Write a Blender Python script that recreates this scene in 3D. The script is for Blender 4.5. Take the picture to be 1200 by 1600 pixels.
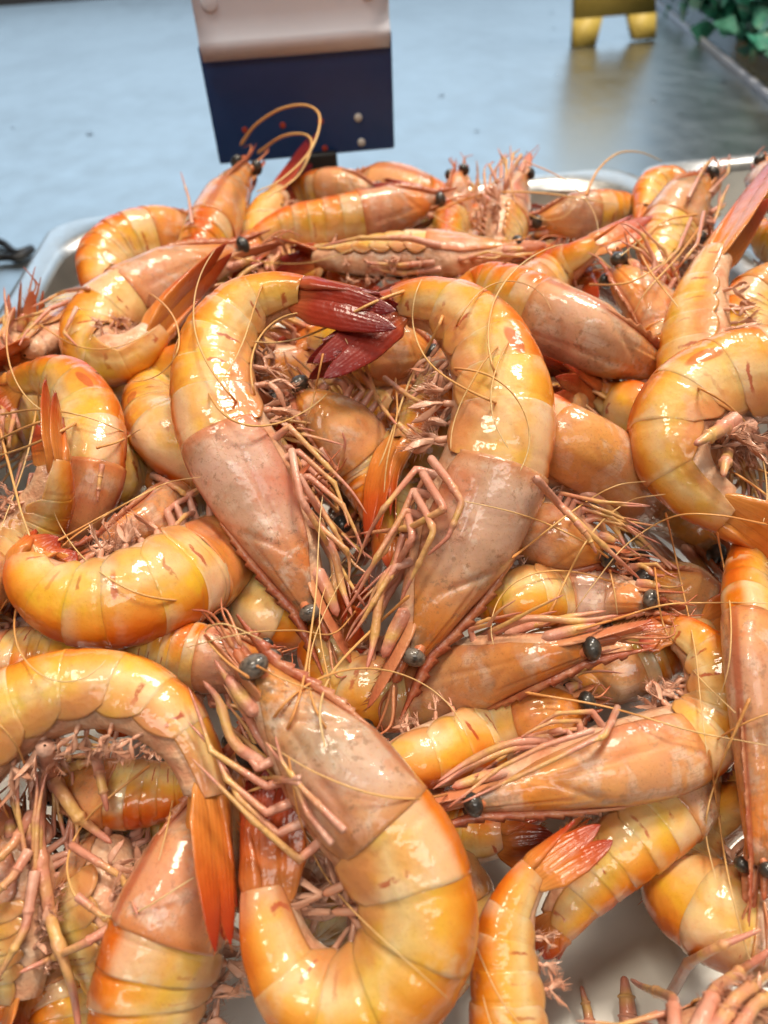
import bpy, math, random
import numpy as np
from mathutils import Matrix

for o in list(bpy.data.objects):
    bpy.data.objects.remove(o, do_unlink=True)
SC = bpy.context.scene
COL = SC.collection
rng = np.random.default_rng(7)
random.seed(7)

# ------------------------------------------------------------------ camera
# world axes follow the steel pan: X along its short side, Y away from the viewer, Z up
def unit(v):
    v = np.asarray(v, float)
    return v / np.maximum(np.linalg.norm(v, axis=-1, keepdims=True), 1e-12)

FPX = 1164.0                                   # focal length for a 1200 x 1600 frame
ay = unit([-200, 963, -1164.0])
ax = np.array([17000, 508 + 0.095 * 17000, -1164.0]); ax = unit(unit(ax) - ay * unit(ax).dot(ay))
az = np.cross(ax, ay)
ROT = np.array([ax, ay, az])                   # camera -> world
RIM_Z = 0.068
CAM = np.array([0.0, 0.0, RIM_Z + 0.1305])
cam_d = bpy.data.cameras.new('camera'); cam = bpy.data.objects.new('camera', cam_d); COL.objects.link(cam)
M4 = Matrix([list(ROT[i]) + [CAM[i]] for i in range(3)] + [[0, 0, 0, 1]])
cam.matrix_world = M4
cam_d.sensor_fit = 'VERTICAL'; cam_d.sensor_height = 36.0; cam_d.sensor_width = 27.0
cam_d.lens = FPX / 1600 * 36.0
cam_d.clip_start = 0.005; cam_d.clip_end = 60
cam_d.dof.use_dof = True; cam_d.dof.focus_distance = 0.178; cam_d.dof.aperture_fstop = 15.0
SC.camera = cam

# ------------------------------------------------------------------ world and lamps (indoor shop light)
world = bpy.data.worlds.new('World'); SC.world = world; world.use_nodes = True
bg = world.node_tree.nodes['Background']
bg.inputs[0].default_value = (0.66, 0.63, 0.62, 1); bg.inputs[1].default_value = 0.055

def area(name, loc, target, sx, sy, power, col, spread=None):
    d = bpy.data.lights.new(name, 'AREA'); d.shape = 'RECTANGLE'; d.size = sx; d.size_y = sy
    d.energy = power; d.color = col
    if spread: d.spread = math.radians(spread)
    o = bpy.data.objects.new(name, d); COL.objects.link(o)
    z = unit(np.array(loc) - np.array(target)); x = unit(np.cross([0, 1, 0.01], z)); y = np.cross(z, x)
    o.matrix_world = Matrix([[x[i], y[i], z[i], loc[i]] for i in range(3)] + [[0, 0, 0, 1]])
    return o
WARM = (1.0, 0.87, 0.70)
area('ceiling_and_fill_lamp', (0.40, 0.48, 1.30), (0.05, 0.2, 0.05), 0.34, 0.24, 17, WARM)
area('ceiling_and_fill_lamp', (-0.32, 0.08, 1.35), (0.05, 0.2, 0.05), 0.34, 0.20, 7, WARM)
area('ceiling_and_fill_lamp', (0.05, -0.62, 1.20), (0.05, 0.15, 0.05), 0.90, 0.30, 6.3, (1.0, 0.93, 0.84))
area('ceiling_and_fill_lamp', (1.0, 1.15, 1.30), (0.85, 1.1, 0.0), 0.30, 0.30, 9, (1.0, 0.97, 0.93))  # fill lamp added above the garnish to brighten its dark leaves
area('shop_window', (0.0, 3.2, 1.0), (0.0, 0.3, 0.1), 3.0, 1.5, 22, (0.60, 0.80, 1.0))

vs = SC.view_settings
vs.view_transform = 'Standard'; vs.look = 'None'; vs.gamma = 1.0; vs.exposure = 0.0; vs.use_curve_mapping = False
SC.cycles.use_denoising = True
SC.cycles.max_bounces = 5; SC.cycles.diffuse_bounces = 2; SC.cycles.glossy_bounces = 2
SC.cycles.use_adaptive_sampling = True; SC.cycles.adaptive_threshold = 0.025; SC.cycles.adaptive_min_samples = 16
SC.cycles.transmission_bounces = 4; SC.cycles.transparent_max_bounces = 6
SC.cycles.caustics_reflective = False; SC.cycles.caustics_refractive = False
SC.cycles.sample_clamp_indirect = 4.0

# ------------------------------------------------------------------ node helper
class NT:
    def __init__(s, name):
        s.m = bpy.data.materials.new(name); s.m.use_nodes = True
        s.t = s.m.node_tree; s.N = s.t.nodes; s.L = s.t.links
        s.b = s.N['Principled BSDF']; s.out = s.N['Material Output']
    def n(s, typ, **kw):
        x = s.N.new(typ)
        for k, v in kw.items(): setattr(x, k, v)
        return x
    def put(s, sock, v):
        if hasattr(v, 'node'): s.L.new(v, sock)
        else:
            if isinstance(v, (tuple, list)) and len(v) == 3 and sock.type == 'RGBA': v = tuple(v) + (1,)
            sock.default_value = v
    def math(s, op, a, b=None, c=None, clamp=False):
        x = s.n('ShaderNodeMath', operation=op, use_clamp=clamp)
        for i, v in enumerate((a, b, c)):
            if v is not None: s.put(x.inputs[i], v)
        return x.outputs[0]
    def mix(s, f, a, b, mode='MIX'):
        x = s.n('ShaderNodeMix', data_type='RGBA', blend_type=mode)
        s.put(x.inputs[0], f); s.put(x.inputs[6], a); s.put(x.inputs[7], b)
        return x.outputs[2]
    def ramp(s, f, stops, interp='LINEAR'):
        x = s.n('ShaderNodeValToRGB'); r = x.color_ramp; r.interpolation = interp
        while len(r.elements) < len(stops): r.elements.new(0.5)
        for e, (p, c) in zip(r.elements, stops):
            e.position = p; e.color = tuple(c) + (1,) if len(c) == 3 else c
        s.put(x.inputs[0], f); return x.outputs[0]
    def step(s, v, lo, hi):
        x = s.n('ShaderNodeMapRange', interpolation_type='SMOOTHSTEP')
        s.put(x.inputs[0], v); x.inputs[1].default_value = lo; x.inputs[2].default_value = hi
        return x.outputs[0]
    def noise(s, scale, detail=3, rough=0.55, vec=None, dist=0.0):
        x = s.n('ShaderNodeTexNoise'); x.inputs['Scale'].default_value = scale
        x.inputs['Detail'].default_value = detail; x.inputs['Roughness'].default_value = rough
        x.inputs['Distortion'].default_value = dist
        if vec is None: vec = s.obj()
        s.L.new(vec, x.inputs['Vector']); return x.outputs['Fac']
    def obj(s):
        if not hasattr(s, '_o'): s._o = s.n('ShaderNodeTexCoord').outputs['Object']
        return s._o
    def uv(s, name):
        u = s.n('ShaderNodeUVMap'); u.uv_map = name
        x = s.n('ShaderNodeSeparateXYZ'); s.L.new(u.outputs[0], x.inputs[0])
        return x.outputs[0], x.outputs[1]
    def vmap(s, scale):
        x = s.n('ShaderNodeMapping'); x.inputs['Scale'].default_value = scale
        s.L.new(s.obj(), x.inputs[0]); return x.outputs[0]
    def bump(s, h, strength, dist):
        x = s.n('ShaderNodeBump'); x.inputs['Strength'].default_value = strength
        x.inputs['Distance'].default_value = dist; s.L.new(h, x.inputs['Height']); return x.outputs[0]
    def ocol(s):
        oi = s.n('ShaderNodeObjectInfo'); x = s.n('ShaderNodeSeparateColor')
        s.L.new(oi.outputs['Color'], x.inputs[0]); return x.outputs[0], x.outputs[1], x.outputs[2]
    def vary(s, col, amt=0.16):
        oi = s.n('ShaderNodeObjectInfo'); h = s.n('ShaderNodeHueSaturation')
        h.inputs['Hue'].default_value = 0.5; s.L.new(s.math('ADD', 1 - amt * 0.6, s.math('MULTIPLY', oi.outputs['Random'], amt)), h.inputs['Value'])
        s.L.new(s.math('ADD', 0.494, s.math('MULTIPLY', s.math('FRACT', s.math('MULTIPLY', oi.outputs['Random'], 37.0)), 0.014)), h.inputs['Hue'])
        s.L.new(col, h.inputs['Color']); return h.outputs[0]
    def fin(s, col, rough=0.3, **kw):
        s.put(s.b.inputs['Base Color'], col); s.put(s.b.inputs['Roughness'], rough)
        for k, v in kw.items(): s.put(s.b.inputs[k.replace('_', ' ')], v)
        return s.m
    def wet(s, sss=0.22, rad=0.004, coat=0.62, crough=0.05):
        b = s.b
        b.inputs['Subsurface Weight'].default_value = sss
        b.inputs['Subsurface Radius'].default_value = (1.0, 0.42, 0.16)
        b.inputs['Subsurface Scale'].default_value = rad
        b.inputs['Coat Weight'].default_value = coat
        b.inputs['Coat Roughness'].default_value = crough
        b.inputs['Coat IOR'].default_value = 1.40
        b.inputs['Specular IOR Level'].default_value = 0.32

# ------------------------------------------------------------------ prawn materials (pigment patterns by body coordinates)
DEEP = (0.60, 0.090, 0.004); ORANGE = (0.76, 0.215, 0.014); YEL = (0.82, 0.39, 0.055); CREAM = (0.82, 0.55, 0.25)
WHITE = (0.80, 0.66, 0.47); RED = (0.42, 0.040, 0.010); PINK = (0.52, 0.255, 0.14)

def shell_material():
    k = NT('prawn_shell'); u, v = k.uv('local'); s, seg = k.uv('body'); spot, dark, pale = k.ocol()
    n1 = k.noise(70, 3); n2 = k.noise(260, 4); n3 = k.noise(700, 2)
    vv = k.math('ADD', v, k.math('MULTIPLY', k.math('SUBTRACT', n1, 0.5), 0.42))
    vv = k.math('ADD', vv, k.math('MULTIPLY', pale, 0.11))
    c = k.ramp(vv, [(0.0, DEEP), (0.19, ORANGE), (0.38, YEL), (0.55, CREAM), (0.68, (0.74, 0.36, 0.11))])
    # pale band towards the rear margin of each plate, broken by noise
    band = k.math('MULTIPLY', k.step(u, 0.55, 0.9), k.step(k.noise(130, 3), 0.42, 0.60))
    c = k.mix(k.math('MULTIPLY', band, 0.38), c, WHITE)
    front = k.math('MULTIPLY', k.math('SUBTRACT', 1.0, k.step(u, 0.10, 0.42)), 0.18)
    c = k.mix(front, c, k.mix(k.step(v, 0.1, 0.45), ORANGE, YEL))
    c = k.mix(k.math('MULTIPLY', k.math('MULTIPLY', k.step(k.noise(95, 2), 0.52, 0.64), k.step(v, 0.2, 0.3)), 0.55), c, (0.80, 0.46, 0.022))
    # milky patch of the first plate next to the carapace
    first = k.math('MULTIPLY', k.math('SUBTRACT', 1.0, k.step(seg, 0.5, 0.6)),
                   k.math('MULTIPLY', k.step(v, 0.05, 0.16), k.math('SUBTRACT', 1.0, k.step(vv, 0.34, 0.46))))
    c = k.mix(k.math('MULTIPLY', first, 0.5), c, WHITE)
    # red transverse dashes low on the flanks
    du = k.math('ABSOLUTE', k.math('SUBTRACT', u, k.math('ADD', 0.74, k.math('MULTIPLY', k.math('SUBTRACT', n2, 0.5), 0.32))))
    dash = k.math('MULTIPLY', k.math('SUBTRACT', 1.0, k.step(du, 0.022, 0.060)),
                  k.math('MULTIPLY', k.math('MULTIPLY', k.step(v, 0.38, 0.42), k.math('SUBTRACT', 1.0, k.step(v, 0.56, 0.62))), k.step(n2, 0.40, 0.50)))
    rnd = k.n('ShaderNodeObjectInfo').outputs['Random']
    c = k.mix(k.math('MULTIPLY', dash, k.math('MULTIPLY', k.step(rnd, 0.30, 0.75), 0.8)), c, RED)
    # reddish lower margin
    c = k.mix(k.math('MULTIPLY', k.step(vv, 0.60, 0.74), 0.55), c, (0.62, 0.22, 0.09))
    # oval eye-spot on the third plate
    eu = k.math('DIVIDE', k.math('SUBTRACT', u, 0.50), 0.34); ev = k.math('DIVIDE', k.math('SUBTRACT', v, 0.27), 0.060)
    rr = k.math('ADD', k.math('MULTIPLY', eu, eu), k.math('MULTIPLY', ev, ev))
    on3 = k.math('COMPARE', seg, 2.5, 0.3)
    sp = k.math('MULTIPLY', k.math('SUBTRACT', 1.0, k.step(rr, 0.6, 1.15)), k.math('MULTIPLY', on3, k.math('MAXIMUM', spot, 0.0)))
    c = k.mix(k.math('MULTIPLY', sp, 0.85), c, (0.56, 0.13, 0.02))
    # last plate reddens towards the tail
    c = k.mix(k.math('MULTIPLY', k.step(s, 0.73, 0.84), 0.6), c, k.mix(dark, (0.66, 0.15, 0.03), (0.34, 0.04, 0.02)))
    c = k.mix(k.math('MULTIPLY', k.step(n3, 0.56, 0.75), 0.10), c, RED)
    k.b.inputs['Normal'].default_value = (0, 0, 0)
    h = k.math('ADD', k.math('MULTIPLY', k.noise(150, 3, 0.5), 0.75), k.math('MULTIPLY', k.noise(800, 2), 0.05))
    nb = k.bump(h, 0.26, 0.0032); k.L.new(nb, k.b.inputs['Normal']); k.L.new(nb, k.b.inputs['Coat Normal'])
    pores = k.math('MULTIPLY', k.step(k.noise(2200, 2), 0.60, 0.72), 0.22)
    c = k.vary(k.mix(pores, c, (0.45, 0.10, 0.02)), 0.08)
    rg = k.math('ADD', 0.32, k.math('MULTIPLY', k.noise(80, 3), 0.22))
    k.wet(0.40, 0.006)
    k.L.new(k.math('SUBTRACT', 0.95, k.math('MULTIPLY', k.step(k.noise(55, 2), 0.45, 0.62), 0.6)), k.b.inputs['Coat Weight']); return k.fin(c, rg)

def carapace_material():
    k = NT('prawn_carapace'); u, v = k.uv('local'); spot, dark, pale = k.ocol()
    n1 = k.noise(60, 3); n2 = k.noise(520, 5, 0.7); n3 = k.noise(130, 4, 0.6, dist=0.4)
    uu = k.math('ADD', u, k.math('MULTIPLY', k.math('SUBTRACT', n1, 0.5), 0.55))
    co = k.ramp(uu, [(0.0, (0.62, 0.16, 0.02)), (0.25, (0.76, 0.26, 0.03)), (0.55, (0.77, 0.31, 0.06)), (0.80, (0.73, 0.27, 0.08)), (1.0, (0.80, 0.32, 0.05))])
    cp = k.ramp(uu, [(0.0, (0.62, 0.18, 0.03)), (0.22, (0.72, 0.28, 0.08)), (0.48, (0.68, 0.40, 0.27)), (0.78, (0.66, 0.43, 0.33)), (1.0, (0.70, 0.34, 0.17))])
    c = k.mix(pale, co, cp)
    streak = k.noise(1.0, 3, 0.6, k.vmap((190, 190, 60)))
    c = k.mix(k.math('MULTIPLY', k.step(n3, 0.50, 0.64), k.math('ADD', 0.40, k.math('MULTIPLY', pale, 0.40))), c, (0.78, 0.60, 0.48))
    c = k.mix(k.math('MULTIPLY', k.step(streak, 0.55, 0.68), 0.35), c, (0.62, 0.18, 0.06))
    gill = k.math('MULTIPLY', k.math('MULTIPLY', k.step(u, 0.45, 0.65), k.step(v, 0.40, 0.50)), k.step(n1, 0.42, 0.60))
    c = k.mix(k.math('MULTIPLY', gill, 0.55), c, (0.56, 0.15, 0.06))
    speck = k.math('MULTIPLY', k.step(n2, 0.53, 0.62), k.step(n3, 0.42, 0.52))
    c = k.mix(k.math('MULTIPLY', speck, k.math('ADD', 0.15, k.math('MULTIPLY', pale, 0.45))), c, (0.30, 0.15, 0.085))
    gray = k.math('MULTIPLY', k.step(k.noise(48, 2), 0.55, 0.68), 0.42)
    c = k.mix(gray, c, (0.33, 0.22, 0.13))
    # darker organs showing through behind the eyes and along the stomach
    face = k.math('MULTIPLY', k.math('SUBTRACT', 1.0, k.step(u, 0.05, 0.20)), k.step(k.noise(260, 4), 0.42, 0.58))
    c = k.mix(k.math('MULTIPLY', face, 0.65), c, (0.20, 0.12, 0.065))
    gut = k.math('MULTIPLY', k.math('MULTIPLY', k.step(u, 0.22, 0.36), k.math('SUBTRACT', 1.0, k.step(u, 0.52, 0.72))), k.math('MULTIPLY', k.math('SUBTRACT', 1.0, k.step(v, 0.24, 0.36)), k.step(n3, 0.40, 0.58)))
    c = k.mix(k.math('MULTIPLY', gut, 0.45), c, (0.36, 0.20, 0.11))
    lines = k.math('MULTIPLY', k.step(k.math('ABSOLUTE', k.math('SUBTRACT', k.math('FRACT', k.math('MULTIPLY', k.math('ADD', v, k.math('MULTIPLY', n1, 0.10)), 17.0)), 0.5)), 0.40, 0.5), k.step(n3, 0.46, 0.62))
    c = k.mix(k.math('MULTIPLY', lines, 0.35), c, (0.50, 0.17, 0.08))
    c = k.mix(k.math('MULTIPLY', k.math('SUBTRACT', 1.0, k.step(v, 0.015, 0.06)), 0.7), c, (0.46, 0.10, 0.035))
    c = k.mix(k.math('MULTIPLY', k.step(v, 0.60, 0.72), 0.55), c, (0.55, 0.16, 0.07))
    c = k.mix(k.math('MULTIPLY', k.step(u, 0.93, 0.985), 0.6), c, (0.60, 0.19, 0.06))
    h = k.math('ADD', k.math('MULTIPLY', k.noise(140, 3, 0.5), 0.75), k.math('MULTIPLY', k.noise(900, 2), 0.05))
    nb = k.bump(h, 0.26, 0.0032); k.L.new(nb, k.b.inputs['Normal']); k.L.new(nb, k.b.inputs['Coat Normal'])
    pores = k.math('MULTIPLY', k.step(k.noise(1900, 2), 0.58, 0.70), 0.30)
    c = k.vary(k.mix(pores, c, (0.36, 0.12, 0.05)), 0.20)
    k.wet(0.38, 0.006)
    k.L.new(k.math('SUBTRACT', 0.95, k.math('MULTIPLY', k.step(k.noise(60, 2), 0.45, 0.62), 0.65)), k.b.inputs['Coat Weight']); return k.fin(c, 0.42)

def tail_material():
    k = NT('prawn_tail'); u, v = k.uv('local'); spot, dark, pale = k.ocol()
    n1 = k.noise(110, 3)
    uu = k.math('ADD', u, k.math('MULTIPLY', k.math('SUBTRACT', n1, 0.5), 0.35))
    lite = k.ramp(uu, [(0.0, (0.72, 0.32, 0.08)), (0.40, (0.70, 0.22, 0.035)), (0.70, (0.60, 0.10, 0.014)), (1.0, (0.36, 0.03, 0.012))])
    drk = k.ramp(uu, [(0.0, (0.55, 0.15, 0.05)), (0.35, (0.36, 0.040, 0.018)), (1.0, (0.16, 0.010, 0.014))])
    c = k.mix(dark, lite, drk)
    amb = k.ramp(uu, [(0.0, (0.74, 0.36, 0.06)), (0.6, (0.70, 0.25, 0.025)), (1.0, (0.52, 0.12, 0.015))])
    c = k.mix(k.math('MULTIPLY', spot, -1.0, clamp=True), c, amb)
    rib = k.math('MULTIPLY', k.step(k.math('ABSOLUTE', k.math('SUBTRACT', k.math('FRACT', k.math('MULTIPLY', v, 5.0)), 0.5)), 0.36, 0.5), 0.16)
    c = k.mix(rib, c, (0.30, 0.04, 0.015))
    edge = k.math('MULTIPLY', k.step(k.math('ABSOLUTE', k.math('SUBTRACT', v, 0.5)), 0.45, 0.5), 0.25)
    c = k.mix(edge, c, (0.60, 0.22, 0.10))
    h = k.math('ADD', k.noise(220, 3), k.math('MULTIPLY', k.math('SINE', k.math('MULTIPLY', v, 40.0)), 0.04))
    nb = k.bump(h, 0.22, 0.0020); k.L.new(nb, k.b.inputs['Normal']); k.L.new(nb, k.b.inputs['Coat Normal'])
    k.wet(0.15, 0.003); return k.fin(c, 0.3)

def simple_wet(name, stops, scale, rough=0.38, sss=0.25, rad=0.003, coat=0.6, bs=500, bstr=0.3, along=None):
    k = NT(name)
    f = k.noise(scale, 3)
    if along is not None:
        u, v = k.uv('local'); f = k.math('ADD', k.math('MULTIPLY', f, 0.5), k.math('MULTIPLY', u, along))
    c = k.ramp(f, stops)
    nb = k.bump(k.noise(bs, 3), bstr, 0.0015); k.L.new(nb, k.b.inputs['Normal']); k.L.new(nb, k.b.inputs['Coat Normal'])
    k.wet(sss, rad, coat, 0.12); return k.fin(c, rough)

def eye_material():
    k = NT('prawn_eye'); n = k.noise(500, 3)
    spot, dark, pale = k.ocol()
    c = k.ramp(n, [(0.35, (0.012, 0.011, 0.010)), (0.65, (0.055, 0.048, 0.040))])
    c = k.mix(k.math('MULTIPLY', k.step(pale, 0.9, 1.0), k.step(n, 0.35, 0.6)), c, (0.17, 0.14, 0.115))
    nb = k.bump(k.noise(1500, 2), 0.2, 0.0008); k.L.new(nb, k.b.inputs['Normal'])
    k.b.inputs['Coat Weight'].default_value = 0.8; k.b.inputs['Coat Roughness'].default_value = 0.10
    return k.fin(c, 0.5)

M = dict(
    shell=shell_material(), carapace=carapace_material(), tail=tail_material(), eye=eye_material(),
    flesh=simple_wet('prawn_underside', [(0.3, (0.66, 0.27, 0.15)), (0.5, (0.74, 0.42, 0.25)), (0.7, (0.78, 0.56, 0.40))], 160, bstr=0.6, bs=320, sss=0.0),
    leg=simple_wet('prawn_leg', [(0.2, (0.74, 0.44, 0.33)), (0.38, (0.66, 0.27, 0.18)), (0.52, (0.74, 0.44, 0.15)), (0.62, (0.66, 0.28, 0.20)), (0.9, (0.56, 0.12, 0.05))], 110, along=0.42, sss=0.0),
    paddle=simple_wet('prawn_swimmeret', [(0.3, (0.74, 0.42, 0.29)), (0.5, (0.68, 0.30, 0.18)), (0.75, (0.60, 0.18, 0.08))], 180, along=0.2, sss=0.0),
    scale=simple_wet('prawn_antennal_scale', [(0.25, (0.66, 0.30, 0.14)), (0.5, (0.60, 0.20, 0.09)), (0.8, (0.42, 0.06, 0.03))], 120, along=0.4, sss=0.0),
    antenna=simple_wet('prawn_antenna', [(0.2, (0.72, 0.28, 0.08)), (0.5, (0.78, 0.46, 0.17)), (0.8, (0.80, 0.60, 0.32))], 40, along=0.5, coat=0.3, sss=0.0),
    rostrum=simple_wet('prawn_rostrum', [(0.25, (0.56, 0.24, 0.12)), (0.45, (0.42, 0.10, 0.045)), (0.62, (0.48, 0.13, 0.06)), (0.8, (0.72, 0.52, 0.40))], 420, along=0.25, sss=0.0),
)

# ------------------------------------------------------------------ mesh helpers
def mk(name, V, Q, mat, parent, org, local=None, body=None, color=None, smooth=True):
    V = np.asarray(V, float) - org; Q = np.asarray(Q, np.int32)
    me = bpy.data.meshes.new(name)
    me.vertices.add(len(V)); me.vertices.foreach_set('co', V.astype(np.float32).ravel())
    me.loops.add(Q.size); me.loops.foreach_set('vertex_index', Q.ravel())
    me.polygons.add(len(Q)); me.polygons.foreach_set('loop_start', np.arange(0, Q.size, Q.shape[1], dtype=np.int32))
    me.polygons.foreach_set('loop_total', np.full(len(Q), Q.shape[1], np.int32))
    me.update(calc_edges=True)
    if smooth: me.polygons.foreach_set('use_smooth', np.ones(len(Q), bool))
    for nm, A in (('local', local), ('body', body)):
        if A is not None:
            l = me.uv_layers.new(name=nm); l.data.foreach_set('uv', np.asarray(A, np.float32)[Q.ravel()].ravel())
    me.materials.append(mat)
    o = bpy.data.objects.new(name, me); COL.objects.link(o)
    if parent is not None: o.parent = parent
    else: o.location = tuple(org)
    if color is not None: o.color = color
    return o

def gridq(nu, nv, wrap=False):
    i = np.arange(nu - 1)[:, None]; j = np.arange(nv if wrap else nv - 1)[None, :]
    j2 = (j + 1) % nv
    a = i * nv + j; b = i * nv + j2; c = (i + 1) * nv + j2; d = (i + 1) * nv + j
    return np.stack([a, b, c, d], -1).reshape(-1, 4)

def resample(P, n):
    P = np.asarray(P, float); d = np.r_[0, np.cumsum(np.linalg.norm(np.diff(P, axis=0), axis=1))]
    t = np.linspace(0, d[-1], n)
    return np.stack([np.interp(t, d, P[:, k]) for k in range(P.shape[1])], 1)

def catmull(P, n):
    P = np.asarray(P, float)
    if len(P) == 2: return resample(P, n)
    E = np.vstack([2 * P[0] - P[1], P, 2 * P[-1] - P[-2]])
    out = []
    for i in range(1, len(E) - 2):
        p0, p1, p2, p3 = E[i - 1:i + 3]; t = np.linspace(0, 1, 16, endpoint=False)[:, None]
        out.append(0.5 * (2 * p1 + (p2 - p0) * t + (2 * p0 - 5 * p1 + 4 * p2 - p3) * t**2 + (-p0 + 3 * p1 - 3 * p2 + p3) * t**3))
    out.append(E[-2][None]); return resample(np.vstack(out), n)

def sweep(P, A, B, S, N, k=8, power=1.0, ridge=0.0):
    """closed elliptical sweep: half sizes A along S and B along N; ends collapse to points"""
    n = len(P); th = np.linspace(0, 2 * np.pi, k, endpoint=False)
    ca, sa = np.cos(th), np.sin(th)
    sb = np.sign(sa) * np.abs(sa) ** power
    if ridge: sb = sb * (1 + ridge * np.cos(np.arcsin(np.clip(ca, -1, 1)) * 6))
    V = P[:, None] + S[:, None] * (A[:, None] * ca)[..., None] + N[:, None] * (B[:, None] * sb)[..., None]
    V = V.reshape(-1, 3)
    u = np.repeat(np.linspace(0, 1, n), k); v = np.tile((ca + 1) / 2, n)
    return V, gridq(n, k, True), np.stack([u, v], 1)

def pframes(P, ref):
    T = unit(np.gradient(P, axis=0)); S = unit(np.cross(T, np.broadcast_to(ref, P.shape)) + 1e-9); N = np.cross(S, T)
    return T, S, N

def tube(P, R, k=6):
    T = unit(np.gradient(P, axis=0))
    ref = np.array([0.31, 0.22, 0.93])
    S = np.empty_like(P); s = unit(np.cross(T[0], ref))
    for i in range(len(P)):
        s = unit(s - T[i] * s.dot(T[i])); S[i] = s
    N = np.cross(S, T); R = np.asarray(R, float)
    R = R.copy(); R[0] *= 0.15; R[-1] *= 0.15
    return sweep(P, R, R, S, N, k)

def join(parts):
    V, Q, U, o = [], [], [], 0
    for v, q, u in parts:
        V.append(v); Q.append(q + o); U.append(u); o += len(v)
    return np.vstack(V), np.vstack(Q), np.vstack(U)

def hairs(bases, dirs, L, w, side):
    """thin tapering bristles, each a small quad"""
    V = []; Q = []
    for i, (b, d) in enumerate(zip(bases, dirs)):
        l = L * (0.6 + 0.8 * rng.random()); dd = unit(d + rng.normal(0, 0.25, 3))
        V += [b - side * w, b + side * w, b + dd * l + side * w * 0.25, b + dd * l - side * w * 0.25]
        Q.append([4 * i, 4 * i + 1, 4 * i + 2, 4 * i + 3])
    return np.array(V), np.array(Q), np.tile([[0.5, 0.5]], (len(V), 1))

# ------------------------------------------------------------------ rays through the photograph's frame, pile surface
def ray(px, py):
    px = np.asarray(px, float); py = np.asarray(py, float)
    d = np.stack([px - 600, 800 - py, np.full_like(px, -FPX)], -1) / FPX
    return d @ ROT.T
def zsurf(Y):
    t = np.clip((0.175 - Y) / 0.135, 0, 1)
    return CAM[2] - 0.113 - 0.045 * t * t * (3 - 2 * t)
TG = np.linspace(0.04, 1.6, 3000)
def ref_depth(px, py):
    d = ray(px, py)
    z = CAM[2] + d[..., 2:3] * TG; Y = d[..., 1:2] * TG
    below = z < zsurf(Y)
    i = np.argmax(below, -1); i = np.where(below.any(-1), i, len(TG) - 1)
    return TG[i]

# body profile: position along the body, half height, half width (fractions of H/2)
PS = np.array([-0.2, -0.03, 0.0, 0.05, 0.12, 0.20, 0.30, 0.36, 0.48, 0.58, 0.66, 0.72, 0.80, 1.0])
PH = np.array([0.15, 0.27, 0.36, 0.53, 0.75, 0.95, 1.00, 0.98, 0.93, 0.83, 0.72, 0.58, 0.44, 0.20])
PW = np.array([0.15, 0.23, 0.30, 0.43, 0.58, 0.71, 0.76, 0.75, 0.71, 0.64, 0.55, 0.45, 0.34, 0.30])
SEGS = [0.335, 0.415, 0.485, 0.555, 0.620, 0.685, 0.800]
FLOOR_Z = 0.0035

class Prawn: pass
PLACED_C = np.zeros((0, 3)); PLACED_R = np.zeros(0)

def place(label, w, side, phi, pts, color=(0.0, 0.0, 0.5), lift=0.0, strands=(), group=None, fan=0.25, hair=1.0, detail=1.0,
          legs=True, cf=None, tf=None, eye=1.0, flat=0.40, swim=1.0, gap=0.92, ground=True):
    """settle one prawn: its line of view is kept, its depth gives way to what already lies above it"""
    global PLACED_C, PLACED_R
    P = np.array([(p[0], p[1], (p[2] if len(p) > 2 else 0.0) + lift) for p in pts], float)
    K = catmull(P, 60)
    t = ref_depth(K[:, 0], K[:, 1])
    t = t * (1 - flat) + np.median(t) * flat - K[:, 2] * 0.01
    d = ray(K[:, 0], K[:, 1]); dl = np.linalg.norm(d, axis=1)
    s = np.linspace(0, 1, 60)
    Hm = w * np.median(t) / FPX
    r = Hm / 2 * (np.interp(s, PS, PH) * 0.40 + np.interp(s, PS, PW) * 0.60)
    r[s > 0.8] = Hm * 0.12
    for it in range(4):
        C = CAM + d * t[:, None]
        if not len(PLACED_C): break
        # far root of |CAM + d t - c| = gap (r + rc)
        oc = CAM - PLACED_C; A = (d * d).sum(1)[:, None]; B = 2 * d @ oc.T; Cc = (oc * oc).sum(1)[None] - ((r[:, None] + PLACED_R[None]) * gap) ** 2
        disc = B * B - 4 * A * Cc
        far = np.where(disc > 0, (-B + np.sqrt(np.maximum(disc, 0))) / (2 * A), -1).max(1)
        need = np.maximum(far - t, 0)
        if need.max() < 1e-4: break
        ii = np.arange(60); W = np.exp(-((ii[:, None] - ii[None]) / 9.0) ** 2)
        t = t + (need[None] * W).max(1) * 0.85
    # stay above the pan floor
    if ground:
        tfl = (FLOOR_Z + r * 0.75 - CAM[2]) / np.minimum(d[:, 2], -1e-3)
        t = np.minimum(t, tfl)
    C = CAM + d * t[:, None]
    hd = unit(C[0] - C[5]); Lb = np.linalg.norm(np.diff(C, axis=0), axis=1).sum()
    ext = C[0] + hd * (np.array([0.03, 0.06, 0.09])[:, None] * Lb)
    PLACED_C = np.vstack([PLACED_C, C, ext]); PLACED_R = np.r_[PLACED_R, r, np.array([0.24, 0.20, 0.15]) * Hm]
    q = Prawn(); q.label = label; q.w = w; q.side = side; q.phi = phi; q.K = K; q.t = t; q.C = C
    q.color = color; q.strands = strands; q.group = group; q.fan = fan; q.hair = hair; q.detail = detail; q.legs = legs
    def ctl(i):
        xy = np.array([np.interp(i, np.arange(len(P)), P[:, k]) for k in (0, 1)])
        return int(np.argmin(((K[:, :2] - xy) ** 2).sum(1)))
    q.ci = None if cf is None else ctl(cf); q.ti = None if tf is None else ctl(tf); q.eye = eye; q.swim = swim
    PRAWNS.append(q); return q
PRAWNS = []

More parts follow.
